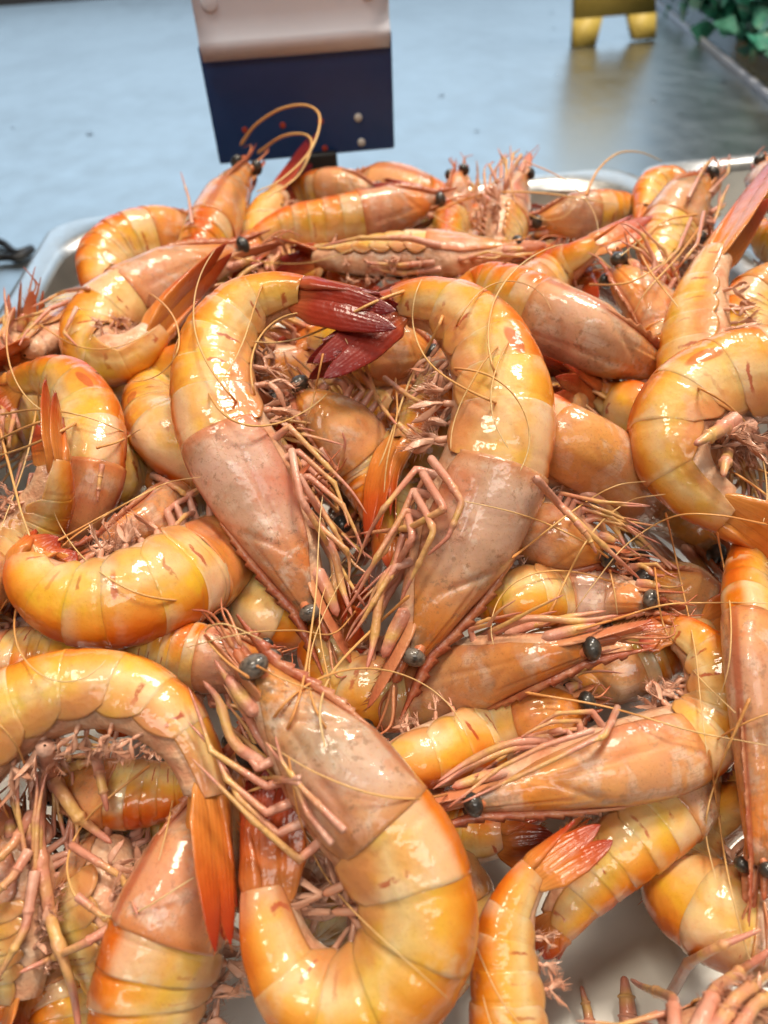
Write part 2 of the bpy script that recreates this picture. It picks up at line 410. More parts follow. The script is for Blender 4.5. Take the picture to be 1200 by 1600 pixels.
def front_depth(px, py):
    """depth of the pile's front surface along each ray"""
    d = ray(px, py); oc = CAM - PLACED_C
    A = (d * d).sum(1)[:, None]; B = 2 * d @ oc.T; Cc = (oc * oc).sum(1)[None] - (PLACED_R[None] * 1.12) ** 2
    disc = B * B - 4 * A * Cc
    near = np.where(disc > 0, (-B - np.sqrt(np.maximum(disc, 0))) / (2 * A), 9).min(1)
    return np.minimum(near, ref_depth(px, py) + 0.03)

def build(q):
    H = q.w * np.median(q.t[:24]) / FPX
    n = 160
    C = q.C.copy()
    for _ in range(4): C[1:-1] = (C[:-2] + 2 * C[1:-1] + C[2:]) / 4
    arc = np.r_[0, np.cumsum(np.linalg.norm(np.diff(C, axis=0), axis=1))]
    L = arc[-1]; ka, ks = [0.0], [0.0]
    if q.ci: ka.append(arc[q.ci]); ks.append(0.335); L = min(arc[q.ci] / 0.335, 6.5 * H)
    if q.ti and q.ti > (q.ci or 0): ka.append(arc[q.ti]); ks.append(0.80)
    ka.append(arc[-1]); ks.append(1.0)
    want = np.interp(np.linspace(0, 1, n), ks, ka)
    for _ in range(30): want[1:-1] = (want[:-2] + 2 * want[1:-1] + want[2:]) / 4
    C = np.stack([np.interp(want, arc, C[:, k]) for k in range(3)], 1)
    for _ in range(6): C[1:-1] = (C[:-2] + 2 * C[1:-1] + C[2:]) / 4
    T = unit(np.gradient(C, axis=0))
    nv = unit(CAM - C); side = unit(np.cross(T, nv)); nn = np.cross(side, T)
    ph = np.radians(np.interp(np.linspace(0, 1, n), np.linspace(0, 1, len(q.phi)), q.phi) if isinstance(q.phi, (list, tuple)) else np.full(n, float(q.phi)))
    sg = 1.0 if q.side == 'R' else -1.0
    D = unit(side * (sg * np.cos(ph))[:, None] + nn * np.sin(ph)[:, None])
    S = np.cross(T, D)
    ss = np.linspace(0, 1, n)
    def fr(s):
        s = np.atleast_1d(np.asarray(s, float)); sc = np.clip(s, 0, 1)
        f = lambda A: np.stack([np.interp(sc, ss, A[:, k]) for k in range(3)], 1)
        c = f(C) + T[0] * (np.minimum(s, 0) * L)[:, None]
        return c, unit(f(T)), unit(f(S)), unit(f(D))
    hh = lambda s: np.interp(s, PS, PH) * H / 2
    hw = lambda s: np.interp(s, PS, PW) * H / 2
    org = C[n // 2].copy(); org[2] = max(C[:, 2].min() - H * 0.4, 0.0)
    root = bpy.data.objects.new('prawn', None); COL.objects.link(root); root.location = org
    root.empty_display_size = 0.02
    root['label'] = q.label; root['category'] = 'prawn'; root['group'] = q.group or 'cooked prawns heaped in the steel pan'
    col = tuple(q.color) + (1.0,)
    dt = q.detail
    def add(name, VQU, mat, body=None, parent=None):
        V, Q, U = VQU
        return mk(name, V, Q, M[mat], parent or root, org, U, body, col)

    ph0 = rng.random(8) * 6.28
    # ---- carapace
    nu, nw = int(44 * dt), int(46 * dt)
    uu = np.linspace(0, 1, nu); sC = -0.015 + uu * (0.341 + 0.015)
    am = np.radians(np.interp(uu, [0, .1, .3, .6, .9, 1], [80, 100, 128, 138, 132, 122]))
    c, t_, s_, d_ = fr(sC); h = hh(sC) * np.interp(uu, [0, .9, 1], [0.92, 1.01, 1.025]); w_ = hw(sC) * np.interp(uu, [0, .9, 1], [0.95, 1.01, 1.025])
    av = np.linspace(-1, 1, nw)
    a = am[:, None] * av[None]
    U2 = uu[:, None] + 0 * a; aa = np.abs(a)
    g = lambda x, m, w: np.exp(-((x - m) / w) ** 2)
    rad = 1.0 - 0.085 * g(U2, 0.50 - 0.22 * (aa - 0.5), 0.028) * g(aa, 0.95, 0.55) \
              - 0.055 * g(aa, 1.35 + 0.25 * U2, 0.06) * np.clip((U2 - 0.2) * 6, 0, 1) * np.clip((0.93 - U2) * 12, 0, 1) \
              - 0.045 * g(aa, 0.55 + 0.2 * U2, 0.05) * np.clip((0.55 - U2) * 5, 0, 1) + 0.03 * g(aa, 0.75, 0.06) * np.clip((0.4 - U2) * 5, 0, 1) \
              + 0.030 * g(aa, 0.0, 0.10) * np.clip(1 - U2 * 1.1, 0, 1) \
              + 0.014 * np.sin(9 * U2 + ph0[0] + 2 * a) + 0.010 * np.sin(5 * a + 14 * U2 + ph0[1])
    ca, sa = np.cos(a), np.sin(a)
    yy = np.where(ca < 0, ca * 0.92, ca); xx = np.sign(sa) * np.abs(sa) ** 0.86
    V = c[:, None] + d_[:, None] * (h[:, None] * rad * yy)[..., None] + s_[:, None] * (w_[:, None] * rad * xx)[..., None]
    inner = c[:, None] + (V - c[:, None]) * 0.955
    # fold the margins inwards so that the shell shows a thickness
    full = np.concatenate([inner[:, :1], V, inner[:, -1:]], 1)
    full = np.concatenate([full[:1] * 0.95 + c[:1, None] * 0.05, full, (full[-1:] - c[-1:, None]) * 0.965 + c[-1:, None] + t_[-1] * 0.0002], 0)
    U_ = np.stack([np.broadcast_to(np.r_[0, uu, 1][:, None], full.shape[:2]),
                   np.concatenate([aa[:, :1], aa, aa[:, -1:]], 1)[np.r_[0, 0:nu, nu - 1]] / np.pi], -1).reshape(-1, 2)
    car = add('carapace', (full.reshape(-1, 3), gridq(*full.shape[:2]), U_), 'carapace')
    # ---- rostrum with teeth, a ridge that leaves the carapace and runs out in front of the eyes
    nr = 90; x = np.linspace(0, 1, nr); sr = 0.20 - x * 0.325
    c, t_, s_, d_ = fr(sr)
    base = hh(np.maximum(sr, -0.01)) * 0.975 + np.clip(-sr, 0, 1) * L * 0.03
    hi = H * (0.012 + 0.058 * np.clip(np.sin(np.pi * np.clip(x * 0.92 + 0.06, 0, 1)), 0, 1) ** 1.2)
    saw = (x * 11) % 1.0; tooth = np.where((x > 0.12) & (x < 0.86), (1 - saw) * H * 0.040, 0)
    lo = -H * (0.01 + 0.045 * np.clip((x - 0.45) / 0.3, 0, 1) * np.clip((1 - x) / 0.4, 0, 1))
    thk = H * 0.022 * np.clip((1 - x) * 6, 0.1, 1)
    rows = [(lo, 0), (hi * 0.15, 0.9), (hi * 0.6, 0.55), (hi + tooth, 0.05)]
    prof = [(r_, k_) for r_, k_ in rows] + [(r_, -k_) for r_, k_ in rows[::-1][1:-1]]
    V = np.stack([c + d_ * (base + r_)[:, None] + s_ * (thk * k_)[:, None] for r_, k_ in prof], 1)
    U_ = np.stack([np.repeat(x, len(prof)), np.tile(np.linspace(0, 1, len(prof)), nr)], 1)
    add('rostrum', (V.reshape(-1, 3), gridq(nr, len(prof), True), U_), 'rostrum', parent=car)
    # ---- abdomen plates
    for i in range(6):
        s0, s1 = SEGS[i] - 0.004, SEGS[i + 1] + (0.012 if i < 5 else 0.0)
        nu, nw = int((16 if i < 5 else 20) * dt), int(40 * dt)
        uu = np.linspace(0, 1, nu); sC = s0 + uu * (s1 - s0)
        c, t_, s_, d_ = fr(sC)
        fl = 0.988 + 0.026 * uu ** 1.5 if i < 5 else 0.985 + 0.02 * uu
        h = hh(sC) * fl; w_ = hw(sC) * fl
        a0 = [128, 124, 122, 120, 118, 108][i]
        am = np.radians(a0 + (14 if i < 5 else 6) * np.sin(np.pi * np.clip(uu * 0.95, 0, 1)) ** 0.7 - 12 * (uu < 0.01) - 10 * uu ** 4)
        a = am[:, None] * np.linspace(-1, 1, nw)[None]; aa = np.abs(a); U2 = uu[:, None] + 0 * a
        rad = 1.0 + 0.010 * np.sin(6 * a + ph0[2 + i % 4] + 5 * U2) + 0.010 * np.sin(np.pi * U2) - 0.018 * g(U2, 0.30, 0.05) * (aa < 1.9) \
            + (0.05 * g(aa, 0, 0.09) if i >= 3 else 0.0) - 0.022 * g(aa, 1.62, 0.06)
        ca, sa = np.cos(a), np.sin(a)
        yy = np.where(ca < 0, ca * 1.05, ca); xx = np.sign(sa) * np.abs(sa) ** 0.84
        V = c[:, None] + d_[:, None] * (h[:, None] * rad * yy)[..., None] + s_[:, None] * (w_[:, None] * rad * xx)[..., None]
        inner = c[:, None] + (V - c[:, None]) * 0.95
        full = np.concatenate([inner[:, :1], V, inner[:, -1:]], 1)
        last = (full[-1:] - c[-1:, None]) * 0.97 + c[-1:, None] + t_[-1] * 0.0002
        full = np.concatenate([full, last], 0)
        U_ = np.stack([np.broadcast_to(np.r_[uu, 1][:, None], full.shape[:2]),
                       np.concatenate([aa[:, :1], aa, aa[:, -1:]], 1)[np.r_[0:nu, nu - 1]] / np.pi], -1).reshape(-1, 2)
        bd = np.stack([np.repeat(np.r_[sC, sC[-1]], full.shape[1]), np.full(len(U_), i + 0.5)], 1)
        add('abdomen_plate', (full.reshape(-1, 3), gridq(*full.shape[:2]), U_), 'shell', bd)
    # ---- soft underside inside the plates
    sC = np.linspace(-0.01, 0.80, 60); c, t_, s_, d_ = fr(sC)
    kf = np.r_[0.1, np.full(58, 0.90), 0.1]
    add('underside', sweep(c - d_ * (hh(sC) * 0.02)[:, None], hw(sC) * kf, hh(sC) * kf, s_, d_, 18), 'flesh')
    # ---- tail: telson and two pairs of uropods
    def blade(s0, s1, off_s, off_d, wid, thk, splay, tilt, name, m=26, k=14, fringe=True):
        x = np.linspace(0, 1, m); sb = s0 + x * (s1 - s0); c, t_, s_, d_ = fr(sb)
        cs, sn = math.cos(tilt), math.sin(tilt)
        sd = s_ * cs + d_ * sn; nd = d_ * cs - s_ * sn
        P = c + s_ * (off_s + splay * x)[:, None] + d_ * (off_d * (0.75 + 0.25 * x))[:, None]
        if name == 'telson': A = wid * np.interp(x, [0, .15, .3, .55, .85, 1], [0.02, .8, 1, 0.72, 0.3, 0.02])
        else: A = wid * np.interp(x, [0, .08, .3, .6, .85, .95, 1], [0.02, 0.45, 1.0, 0.90, 0.54, 0.28, 0.04])
        B = thk * np.interp(x, [0, .25, .45, 1], [1.0, 1.6, 1.0, 0.35])
        parts = [sweep(P, A, B, sd, nd, k, 1.4, 0.15)]
        if fringe:
            e = slice(int(m * .55), m)
            b = np.vstack([P[e] + sd[e] * A[e, None] * 0.95, P[e] - sd[e] * A[e, None] * 0.95])
            dd = np.vstack([t_[e] + sd[e] * 0.6, t_[e] - sd[e] * 0.6])
            parts.append(hairs(b, dd, H * 0.05, H * 0.006, nd[-1]))
        V, Q, U = join(parts); add(name, (V, Q, U), 'tail')
    fan = q.fan; tl = math.radians(78 * (1 - fan))
    blade(0.770, 0.955, 0, H * 0.17, H * 0.15, H * 0.060, 0, 0, 'telson', fringe=False)
    for sgn in (1, -1):
        blade(0.765, 1.00 - 0.01 * rng.random(), sgn * H * 0.07, H * 0.06, H * 0.175, H * 0.022, sgn * H * (0.03 + 0.30 * fan), -sgn * tl, 'uropod')
        blade(0.765, 0.985 + 0.02 * rng.random(), sgn * H * 0.12, -H * 0.10, H * 0.185, H * 0.026, sgn * H * (0.05 + 0.55 * fan), -sgn * tl * 0.9, 'uropod')
    # ---- eyes on stalks
    for sgn in (1, -1):
        c, t_, s_, d_ = [z[0] for z in fr(-0.012)]
        er = H * 0.118 * q.eye
        p0 = c + t_ * H * 0.10 + s_ * sgn * H * 0.05 + d_ * H * 0.06
        p1 = c - t_ * H * 0.02 + s_ * sgn * (H * 0.145) + d_ * H * 0.09
        st = tube(catmull([p0, (p0 + p1) / 2 + d_ * H * 0.01, p1], 10), np.linspace(H * 0.060, H * 0.048, 10), 8)
        m, k = 13, 18; th = np.linspace(0, np.pi, m)
        ez = unit(p1 - p0); ex = unit(np.cross(ez, d_)); ey = np.cross(ez, ex)
        R_ = er * np.sin(th); pc = p1 + ez * er * 0.30 - d_ * H * 0.015
        e = sweep(pc + ez * (-np.cos(th) * er * 0.82)[:, None], R_ * 0.92, R_ * 1.14, np.tile(ex, (m, 1)), np.tile(ey, (m, 1)), k)
        eo = add('eye', e, 'eye'); add('eye_stalk', st, 'scale', parent=eo)
    # ---- antennal scales, peduncles and short antennules
    fwd = lambda s, os_, od_: (lambda z: z[0][0] + z[2][0] * os_ + z[3][0] * od_)(fr(s))
    for sgn in (1, -1):
        x = np.linspace(0, 1, 24); sb = 0.035 - x * 0.165; c, t_, s_, d_ = fr(sb)
        tilt = sgn * math.radians(38)
        sd = s_ * math.cos(tilt) + d_ * math.sin(tilt); nd = d_ * math.cos(tilt) - s_ * math.sin(tilt)
        P = c + s_ * (sgn * H * (0.13 + 0.03 * x))[:, None] - d_ * (H * (0.05 + 0.03 * x))[:, None]
        A = H * 0.105 * np.interp(x, [0, .15, .45, .8, .95, 1], [0.5, .9, 1.0, .75, .4, .03]); B = H * 0.022 * np.interp(x, [0, 1], [1.6, .5])
        e = slice(6, 24)
        b = P[e] - sd[e] * (sgn * A[e, None]) * 0.9
        parts = [sweep(P, A, B, sd, nd, 12, 1.4, 0.2), hairs(np.repeat(b, 2, 0), np.repeat(-t_[e] - sd[e] * sgn * 0.8, 2, 0), H * 0.075, H * 0.006, nd[5])]
        add('antennal_scale', join(parts), 'scale')
        # antennule: stout base and two short whips
        j = lambda k_: rng.normal(0, H * 0.05, 3) * k_
        p0, p1, p2 = fwd(0.0, sgn * H * .06, -H * .0), fwd(-0.05, sgn * H * .07, 0), fwd(-0.075, sgn * H * .08, H * .01)
        wh = [tube(catmull([p0, p1, p2], 12), np.linspace(H * .055, H * .035, 12), 7)]
        for kk in (0, 1):
            e1 = fwd(-0.14, sgn * H * (.10 + .08 * kk), H * (.02 + .05 * kk)) + j(.8); e2 = fwd(-0.18, sgn * H * (.12 + .15 * kk), H * .05 - H * .1 * kk) + j(1.4)
            wh.append(tube(catmull([p2, e1, e2], 18), np.linspace(H * .020, H * .006, 18), 5))
        add('antennule', join(wh), 'scale')
        # antenna base, whip follows below
        p0, p1, p2 = fwd(0.05, sgn * H * .14, -H * .15), fwd(0.0, sgn * H * .15, -H * .16), fwd(-0.045, sgn * H * .14, -H * .15)
        add('antenna_base', tube(catmull([p0, p1, p2], 12), np.interp(np.linspace(0, 1, 12), [0, .5, 1], [H * .07, H * .065, H * .04]), 8), 'leg')
        # third maxilliped, a stout feeler under the mouth
        pp = [fwd(.13, sgn * H * .10, -H * .36), fwd(.06, sgn * H * .16, -H * .40) + j(.5), fwd(-.01, sgn * H * .13, -H * .33) + j(.8), fwd(-.075, sgn * H * .10, -H * .24) + j(1.2)]
        add('maxilliped', tube(catmull(pp, 22), np.interp(np.linspace(0, 1, 22), [0, .3, .35, .7, .74, 1], [H * .045, H * .05, H * .04, H * .042, H * .033, H * .016]), 7), 'leg')
    # ---- walking legs, five pairs folded forwards
    nleg = (5 if sum(z[0] == 'walking_leg' for z in q.strands) < 3 or q.swim > 1.3 else 3) if q.legs else 0
    for i in range(nleg):
        for sgn in (1, -1):
            sb = 0.13 + 0.040 * i; c, t_, s_, d_ = [z[0] for z in fr(sb)]
            hb = hh(sb); j = lambda k_: rng.normal(0, 1, 3) * H * k_
            p0 = c - d_ * hb * 0.70 + s_ * sgn * H * 0.13
            l1, l2, l3 = H * (0.16 + .02 * i), H * (0.36 + .04 * i), H * (0.40 + .05 * i)
            p1 = p0 + unit(-d_ * 0.8 + s_ * sgn * (0.30 + .25 * rng.random()) - t_ * (0.55 - 0.12 * i)) * l1 + j(.03)
            p2 = p1 + unit(-t_ * (1.0 - 0.06 * i) - d_ * (0.22 - .25 * rng.random()) + s_ * sgn * (0.3 * rng.random() - .08)) * l2 + j(.05)
            p3 = p2 + unit(-t_ * 1.0 - d_ * (.35 * rng.random() - .15) - s_ * sgn * (0.4 * rng.random())) * l3 + j(.08)
            pts = np.vstack([resample([p0, p1], 8)[:-1], resample([p1, p2], 9)[:-1], catmull([p2, (p2 + p3) / 2 + j(.02), p3], 10)])
            x = np.linspace(0, 1, len(pts))
            R_ = H * np.interp(x, [0, .24, .27, .30, .58, .62, .66, .9, 1], [.046, .036, .042, .030, .024, .031, .021, .013, .005])
            add('walking_leg', tube(pts, R_, 7), 'leg')
    # ---- swimmerets: stalk and frayed paddle
    for i in range(5):
        for sgn in (1, -1):
            sb = (SEGS[i] + SEGS[i + 1]) / 2; c, t_, s_, d_ = [z[0] for z in fr(sb)]; hb = hh(sb)
            j = lambda k_: rng.normal(0, 1, 3) * H * k_
            p0 = c - d_ * hb * 0.72 + s_ * sgn * H * 0.12
            p1 = p0 - d_ * H * 0.12 * q.swim + s_ * sgn * H * .03 - t_ * H * (.10 * rng.random() - .02) + j(.02)
            sc_ = (1 - .09 * i)
            parts = [tube(catmull([p0 + d_ * H * .05, p0, p1], 9), H * sc_ * 0.68 * np.array([.05, .055, .058, .055, .05, .05, .052, .048, .04]), 7)]
            for b2 in (0, 1, 2):
                dr = unit(-d_ * (.9 + .3 * rng.random()) + t_ * rng.normal(-.15, .55) + s_ * (rng.normal(0, .35) - sgn * .15)); ln = H * (.17 + .12 * rng.random()) * q.swim * sc_
                mid = p1 + dr * ln * .55 + j(.03); end = p1 + dr * ln + t_ * H * rng.normal(-.02, .07) + s_ * H * rng.normal(0, .05)
                P = catmull([p1, mid, end], 14); x = np.linspace(0, 1, 14)
                _, sd, nd = pframes(P, unit(s_ * rng.normal(.4, .4) + t_ * rng.normal(0, .6) + d_ * .1))
                nd = unit(nd + sd * np.sin(x * 4 + rng.random() * 6)[:, None] * .35); sd = unit(np.cross(nd, unit(np.gradient(P, axis=0))))
                A = H * .036 * sc_ * np.interp(x, [0, .15, .5, .8, 1], [.7, .8, 1.1, .8, .1]) * (1 + .06 * np.sin(x * 17 + rng.random() * 6)); B = H * .008 * sc_ * np.interp(x, [0, .5, 1], [1.8, .9, .3])
                parts.append(sweep(P, A, B, sd, nd, 8))
                e = slice(4, 14); b = np.vstack([P[e] + sd[e] * A[e, None] * .9, P[e] - sd[e] * A[e, None] * .9])
                parts.append(hairs(b, np.vstack([dr + sd[e] * .8, dr - sd[e] * .8]), H * .075, H * .005, nd[8]))
            add('swimmeret', join(parts), 'paddle')
    # ---- whips and single legs that lie as the photograph shows them, draped over the pile
    for st in q.strands:
        kind, rp, pts = st[0], st[1], st[2]; up = st[3] if len(st) > 3 else 0.0025
        K = catmull([(p[0], p[1]) for p in pts], 70) if kind == 'antenna' else resample(np.array([(p[0], p[1]) for p in pts], float), 70)
        if kind != 'antenna':
            for _ in range(6): K[1:-1] = (K[:-2] + 2 * K[1:-1] + K[2:]) / 4
        t = front_depth(K[:, 0], K[:, 1])
        # bridge the hollows between high points
        ii = np.arange(70); W = np.abs(ii[:, None] - ii[None]) * (0.0011 if kind == 'antenna' else 0.0007)
        t = (t[None] + W).min(1)
        for _ in range(12): t[1:-1] = (t[:-2] + 2 * t[1:-1] + t[2:]) / 4
        P = CAM + ray(K[:, 0], K[:, 1]) * (t - up)[:, None]
        rm = rp * np.median(t) / FPX / 2; x = np.linspace(0, 1, 70)
        if kind == 'antenna': R_ = rm * np.interp(x, [0, .1, .6, 1], [1.1, .78, .58, .32])
        else: R_ = rm * np.interp(x, [0, .30, .33, .36, .62, .66, .70, .95, 1], [1.0, .84, 1.02, .78, .68, .86, .56, .36, .15])
        add(kind, tube(P, R_, 6 if kind == 'antenna' else 8), 'antenna' if kind == 'antenna' else 'leg')
    if not q.strands or all(z[0] != 'antenna' for z in q.strands):
        for sgn in ((1, -1) if rng.random() < 0.25 else (1,) if (q.group is None and rng.random() < 0.6) else ()):
            p2 = fwd(-0.045, sgn * H * .14, -H * .15); p3 = fwd(-0.25, sgn * H * .3, -H * .1)
            a2, a3 = [((v - CAM) @ ROT) for v in (p2, p3)]
            x2, x3 = [np.array([600 - FPX * a[0] / a[2], 800 + FPX * a[1] / a[2]]) for a in (a2, a3)]
            hd = unit(x3 - x2)
            if x2[1] < 520 and hd[1] < 0.2: hd = unit(np.array([hd[0] + 0.3 * sgn, 0.45]))
            ang = math.atan2(hd[1], hd[0]); turn = rng.normal(0, 0.035); K = [x2]
            for i_ in range(40):
                ang += turn; turn += rng.normal(0, 0.006); K.append(K[-1] + np.array([math.cos(ang), math.sin(ang)]) * q.w * 0.055)
            K = np.array(K)
            if K[:, 1].min() < 235: K[:, 1] = np.maximum(K[:, 1], 235 + (K[:, 1] - 235) * 0.1)
            t = front_depth(K[:, 0], K[:, 1]); ii = np.arange(41); W = np.abs(ii[:, None] - ii[None]) * 0.0016
            t = (t[None] + W).min(1) - 0.0012; t[0] = -a2[2]
            for _ in range(10): t[1:-1] = (t[:-2] + 2 * t[1:-1] + t[2:]) / 4
            P = CAM + ray(K[:, 0], K[:, 1]) * t[:, None]; P[:, 2] = np.maximum(P[:, 2], 0.005)
            add('antenna', tube(P, np.linspace(H * .014, H * .005, 41), 5), 'antenna')
    return root


# ------------------------------------------------------------------ setting materials
def steel(name, base, rough, blot, scale, bumps=0.15, vec=None, metal=1.0):
    k = NT(name); v = k.vmap(vec) if vec else None
    n = k.noise(scale, 5, 0.6, v); n2 = k.noise(scale * 9, 4, 0.6, v)
    c = k.mix(k.math('MULTIPLY', k.step(n, 0.42, 0.66), blot), base, tuple(x * 0.55 for x in base))
    r = k.math('ADD', rough, k.math('MULTIPLY', k.math('SUBTRACT', n2, 0.5), 0.22))
    nb = k.bump(n2, bumps, 0.0006); k.L.new(nb, k.b.inputs['Normal'])
    return k.fin(c, r, Metallic=metal)
M['pan'] = steel('pan_steel', (0.78, 0.77, 0.74), 0.36, 0.18, 40, 0.05, (1, 1, 1), 1.0)
M['pan_floor'] = steel('pan_floor_satin_steel', (0.82, 0.81, 0.77), 0.55, 0.12, 40, 0.05, (1, 1, 1), 0.45)
M['counter'] = steel('counter_steel', (0.50, 0.53, 0.53), 0.33, 0.35, 4, 0.05, (1, 0.6, 1))

def plain(name, col, rough=0.4, var=0.12, scale=120, metal=0.0, bump=0.1, **kw):
    k = NT(name); n = k.noise(scale, 4)
    c = k.mix(k.math('MULTIPLY', k.step(n, 0.35, 0.7), var), col, tuple(x * 0.5 for x in col))
    nb = k.bump(k.noise(scale * 5, 3), bump, 0.0005); k.L.new(nb, k.b.inputs['Normal'])
    return k.fin(c, rough, Metallic=metal, **kw)
M['navy'] = plain('navy_plastic', (0.016, 0.055, 0.19), 0.42)
M['bracket'] = plain('brushed_bracket_metal', (0.80, 0.83, 0.95), 0.40, 0.06, 60, 0.0)
M['white'] = plain('white_plastic', (0.75, 0.75, 0.72), 0.35)
M['redmark'] = plain('red_paint', (0.50, 0.06, 0.03), 0.5)
M['black'] = plain('black_plastic', (0.012, 0.012, 0.014), 0.45)
M['yellow'] = plain('yellow_plastic', (0.85, 0.62, 0.14), 0.45)
M['seam'] = plain('dark_sealant', (0.05, 0.055, 0.06), 0.6)
def leafmat():
    k = NT('garnish_leaf'); n = k.noise(25, 3)
    c = k.ramp(n, [(0.30, (0.012, 0.07, 0.06)), (0.46, (0.03, 0.22, 0.14)), (0.58, (0.10, 0.42, 0.30)), (0.70, (0.40, 0.62, 0.50))])
    return k.fin(c, 0.35)
M['leaf'] = leafmat()
def glassmat(name='clear_glass', tint=(0.93, 0.98, 0.97)):
    k = NT(name); tr = k.n('ShaderNodeBsdfTransparent'); tr.inputs[0].default_value = tint + (1,)
    gl = k.n('ShaderNodeBsdfGlossy'); gl.inputs['Roughness'].default_value = 0.03
    fr_ = k.n('ShaderNodeFresnel'); fr_.inputs[0].default_value = 1.45
    mx = k.n('ShaderNodeMixShader'); k.L.new(fr_.outputs[0], mx.inputs[0]); k.L.new(tr.outputs[0], mx.inputs[1]); k.L.new(gl.outputs[0], mx.inputs[2])
    k.L.new(mx.outputs[0], k.out.inputs[0]); return k.m
M['glass'] = glassmat()
M['water'] = glassmat('water_drop', (0.96, 0.97, 0.98))

def tag(o, label=None, cat=None, group=None, kind=None):
    for k_, v_ in (('label', label), ('category', cat), ('group', group), ('kind', kind)):
        if v_: o[k_] = v_
    return o
def empty(name, loc):
    o = bpy.data.objects.new(name, None); COL.objects.link(o); o.location = loc; o.empty_display_size = 0.02; return o

def box(name, c, half, mat, parent=None, org=(0, 0, 0), axes=None, bevel=0.0):
    import bmesh
    bm = bmesh.new(); bmesh.ops.create_cube(bm, size=2.0)
    A = np.eye(3) if axes is None else np.asarray(axes)
    for v in bm.verts: v.co = v.co.x * half[0], v.co.y * half[1], v.co.z * half[2]
    if bevel: bmesh.ops.bevel(bm, geom=list(bm.edges), offset=bevel, segments=3, affect='EDGES', profile=0.6)
    for v in bm.verts: v.co = tuple(np.array(v.co) @ A + np.array(c) - np.array(org))
    me = bpy.data.meshes.new(name); bm.to_mesh(me); bm.free(); me.materials.append(mat)
    for p in me.polygons: p.use_smooth = bool(bevel)
    o = bpy.data.objects.new(name, me); COL.objects.link(o)
    if parent: o.parent = parent
    return o

# ------------------------------------------------------------------ counter
V = np.array([[-3, -1.2, 0], [3, -1.2, 0], [3, 2.6, 0], [-3, 2.6, 0]], float)
counter = mk('counter_top', V, [[0, 1, 2, 3]], M['counter'], None, np.zeros(3)); counter['kind'] = 'structure'

# ------------------------------------------------------------------ pans
def rrect(x0, x1, y0, y1, r, k=10):
    pts = []
    for cx, cy, a0 in ((x1 - r, y1 - r, 0), (x0 + r, y1 - r, 90), (x0 + r, y0 + r, 180), (x1 - r, y0 + r, 270)):
        for a in np.radians(np.linspace(a0, a0 + 90, k)): pts.append((cx + r * math.cos(a), cy + r * math.sin(a)))
    P = np.array(pts); return resample(np.vstack([P, P[:1]]), 161)[:-1] if False else P
def pan(x0, y1, wid, length, label, corner=0.034):
    x1, y0 = x0 + wid, y1 - length
    root = empty('steel_pan', ((x0 + x1) / 2, (y0 + y1) / 2, 0)); tag(root, label, 'pan')
    org = np.array(root.location)
    R = RIM_Z
    prof = [(0.0, R - 0.006), (0.0005, R - 0.001), (0.0022, R + 0.0004), (0.0050, R + 0.0002), (0.0105, R - 0.0002), (0.0125, R - 0.0018),
            (0.0136, R - 0.005), (0.0160, R - 0.030), (0.0195, 0.018), (0.0220, 0.0085), (0.0270, 0.0045), (0.0340, 0.0034)]
    rings = []
    for off, z in prof:
        rr = 0.017 + min(off, 0.016) * 1.9 - max(off - 0.016, 0) * 0.9
        p = rrect(x0 + off, x1 - off, y0 + off, y1 - off, rr)
        rings.append(np.c_[p, np.full(len(p), z)])
    k = len(rings[0])
    # refine the straight runs so that the floor is a closed fan
    V = np.vstack(rings + [np.array([[(x0 + x1) / 2, (y0 + y1) / 2, 0.0032]])])
    rim = 7
    Vr = np.vstack(rings[:rim]); mk('rim', Vr, gridq(rim, k, True), M['pan'], root, org)
    Vw = np.vstack(rings[rim - 1:]); mk('wall', Vw, gridq(len(rings) - rim + 1, k, True), M['pan'], root, org)
    base = rings[-1]; ctr = base.mean(0)
    Vf = np.vstack([base, base * 0.5 + ctr * 0.5, np.repeat(ctr[None], k, 0)])
    mk('floor', Vf, gridq(3, k, True), M['pan_floor'], root, org)
    return root
PX0, PY1 = -0.1325, 0.437
pan(PX0, PY1, 0.325, 0.53, 'deep rectangular stainless steel pan holding the big heap of prawns')
pan(PX0 + 0.328, PY1, 0.325, 0.53, 'neighbouring steel pan at the right edge, only its back corner showing')

def on_plane_y(px, py, Y):
    d = ray(np.array([px]), np.array([py]))[0]; return CAM + d * (Y / d[1])
def on_plane_z(px, py, z):
    d = ray(np.array([px]), np.array([py]))[0]; return CAM + d * ((z - CAM[2]) / d[2])

# ------------------------------------------------------------------ price sign seen from behind, clipped to the back rim
SY = PY1 + 0.010
bl, br = on_plane_y(352, 246, SY), on_plane_y(612, 231, SY)
sx0, sx1 = bl[0] - 0.0035, br[0] + 0.0015
zb = min(bl[2], br[2]); 
lean = 0.10                                     # the plate leans a little towards the viewer
def lean_pt(x, s, off):                         # s metres up the plate, off metres in front of it
    up = np.array([0, -math.sin(lean), math.cos(lean)]); nrm = np.array([0, -math.cos(lean), -math.sin(lean)])
    return np.array([x, SY, zb]) + up * s + nrm * off
LA = np.array([[1, 0, 0], [0, math.cos(lean), math.sin(lean)], [0, -math.sin(lean), math.cos(lean)]])
sign = empty('price_sign', ((sx0 + sx1) / 2, SY, RIM_Z)); so = np.array(sign.location)
tag(sign, 'dark navy price sign seen from behind, clipped to the back rim of the pan', 'sign')
wS = sx1 - sx0; cxS = (sx0 + sx1) / 2
PLH = 0.0565
box('plate', lean_pt(cxS, PLH / 2, 0), (wS / 2, 0.0016, PLH / 2), M['navy'], sign, so, LA, 0.0012)
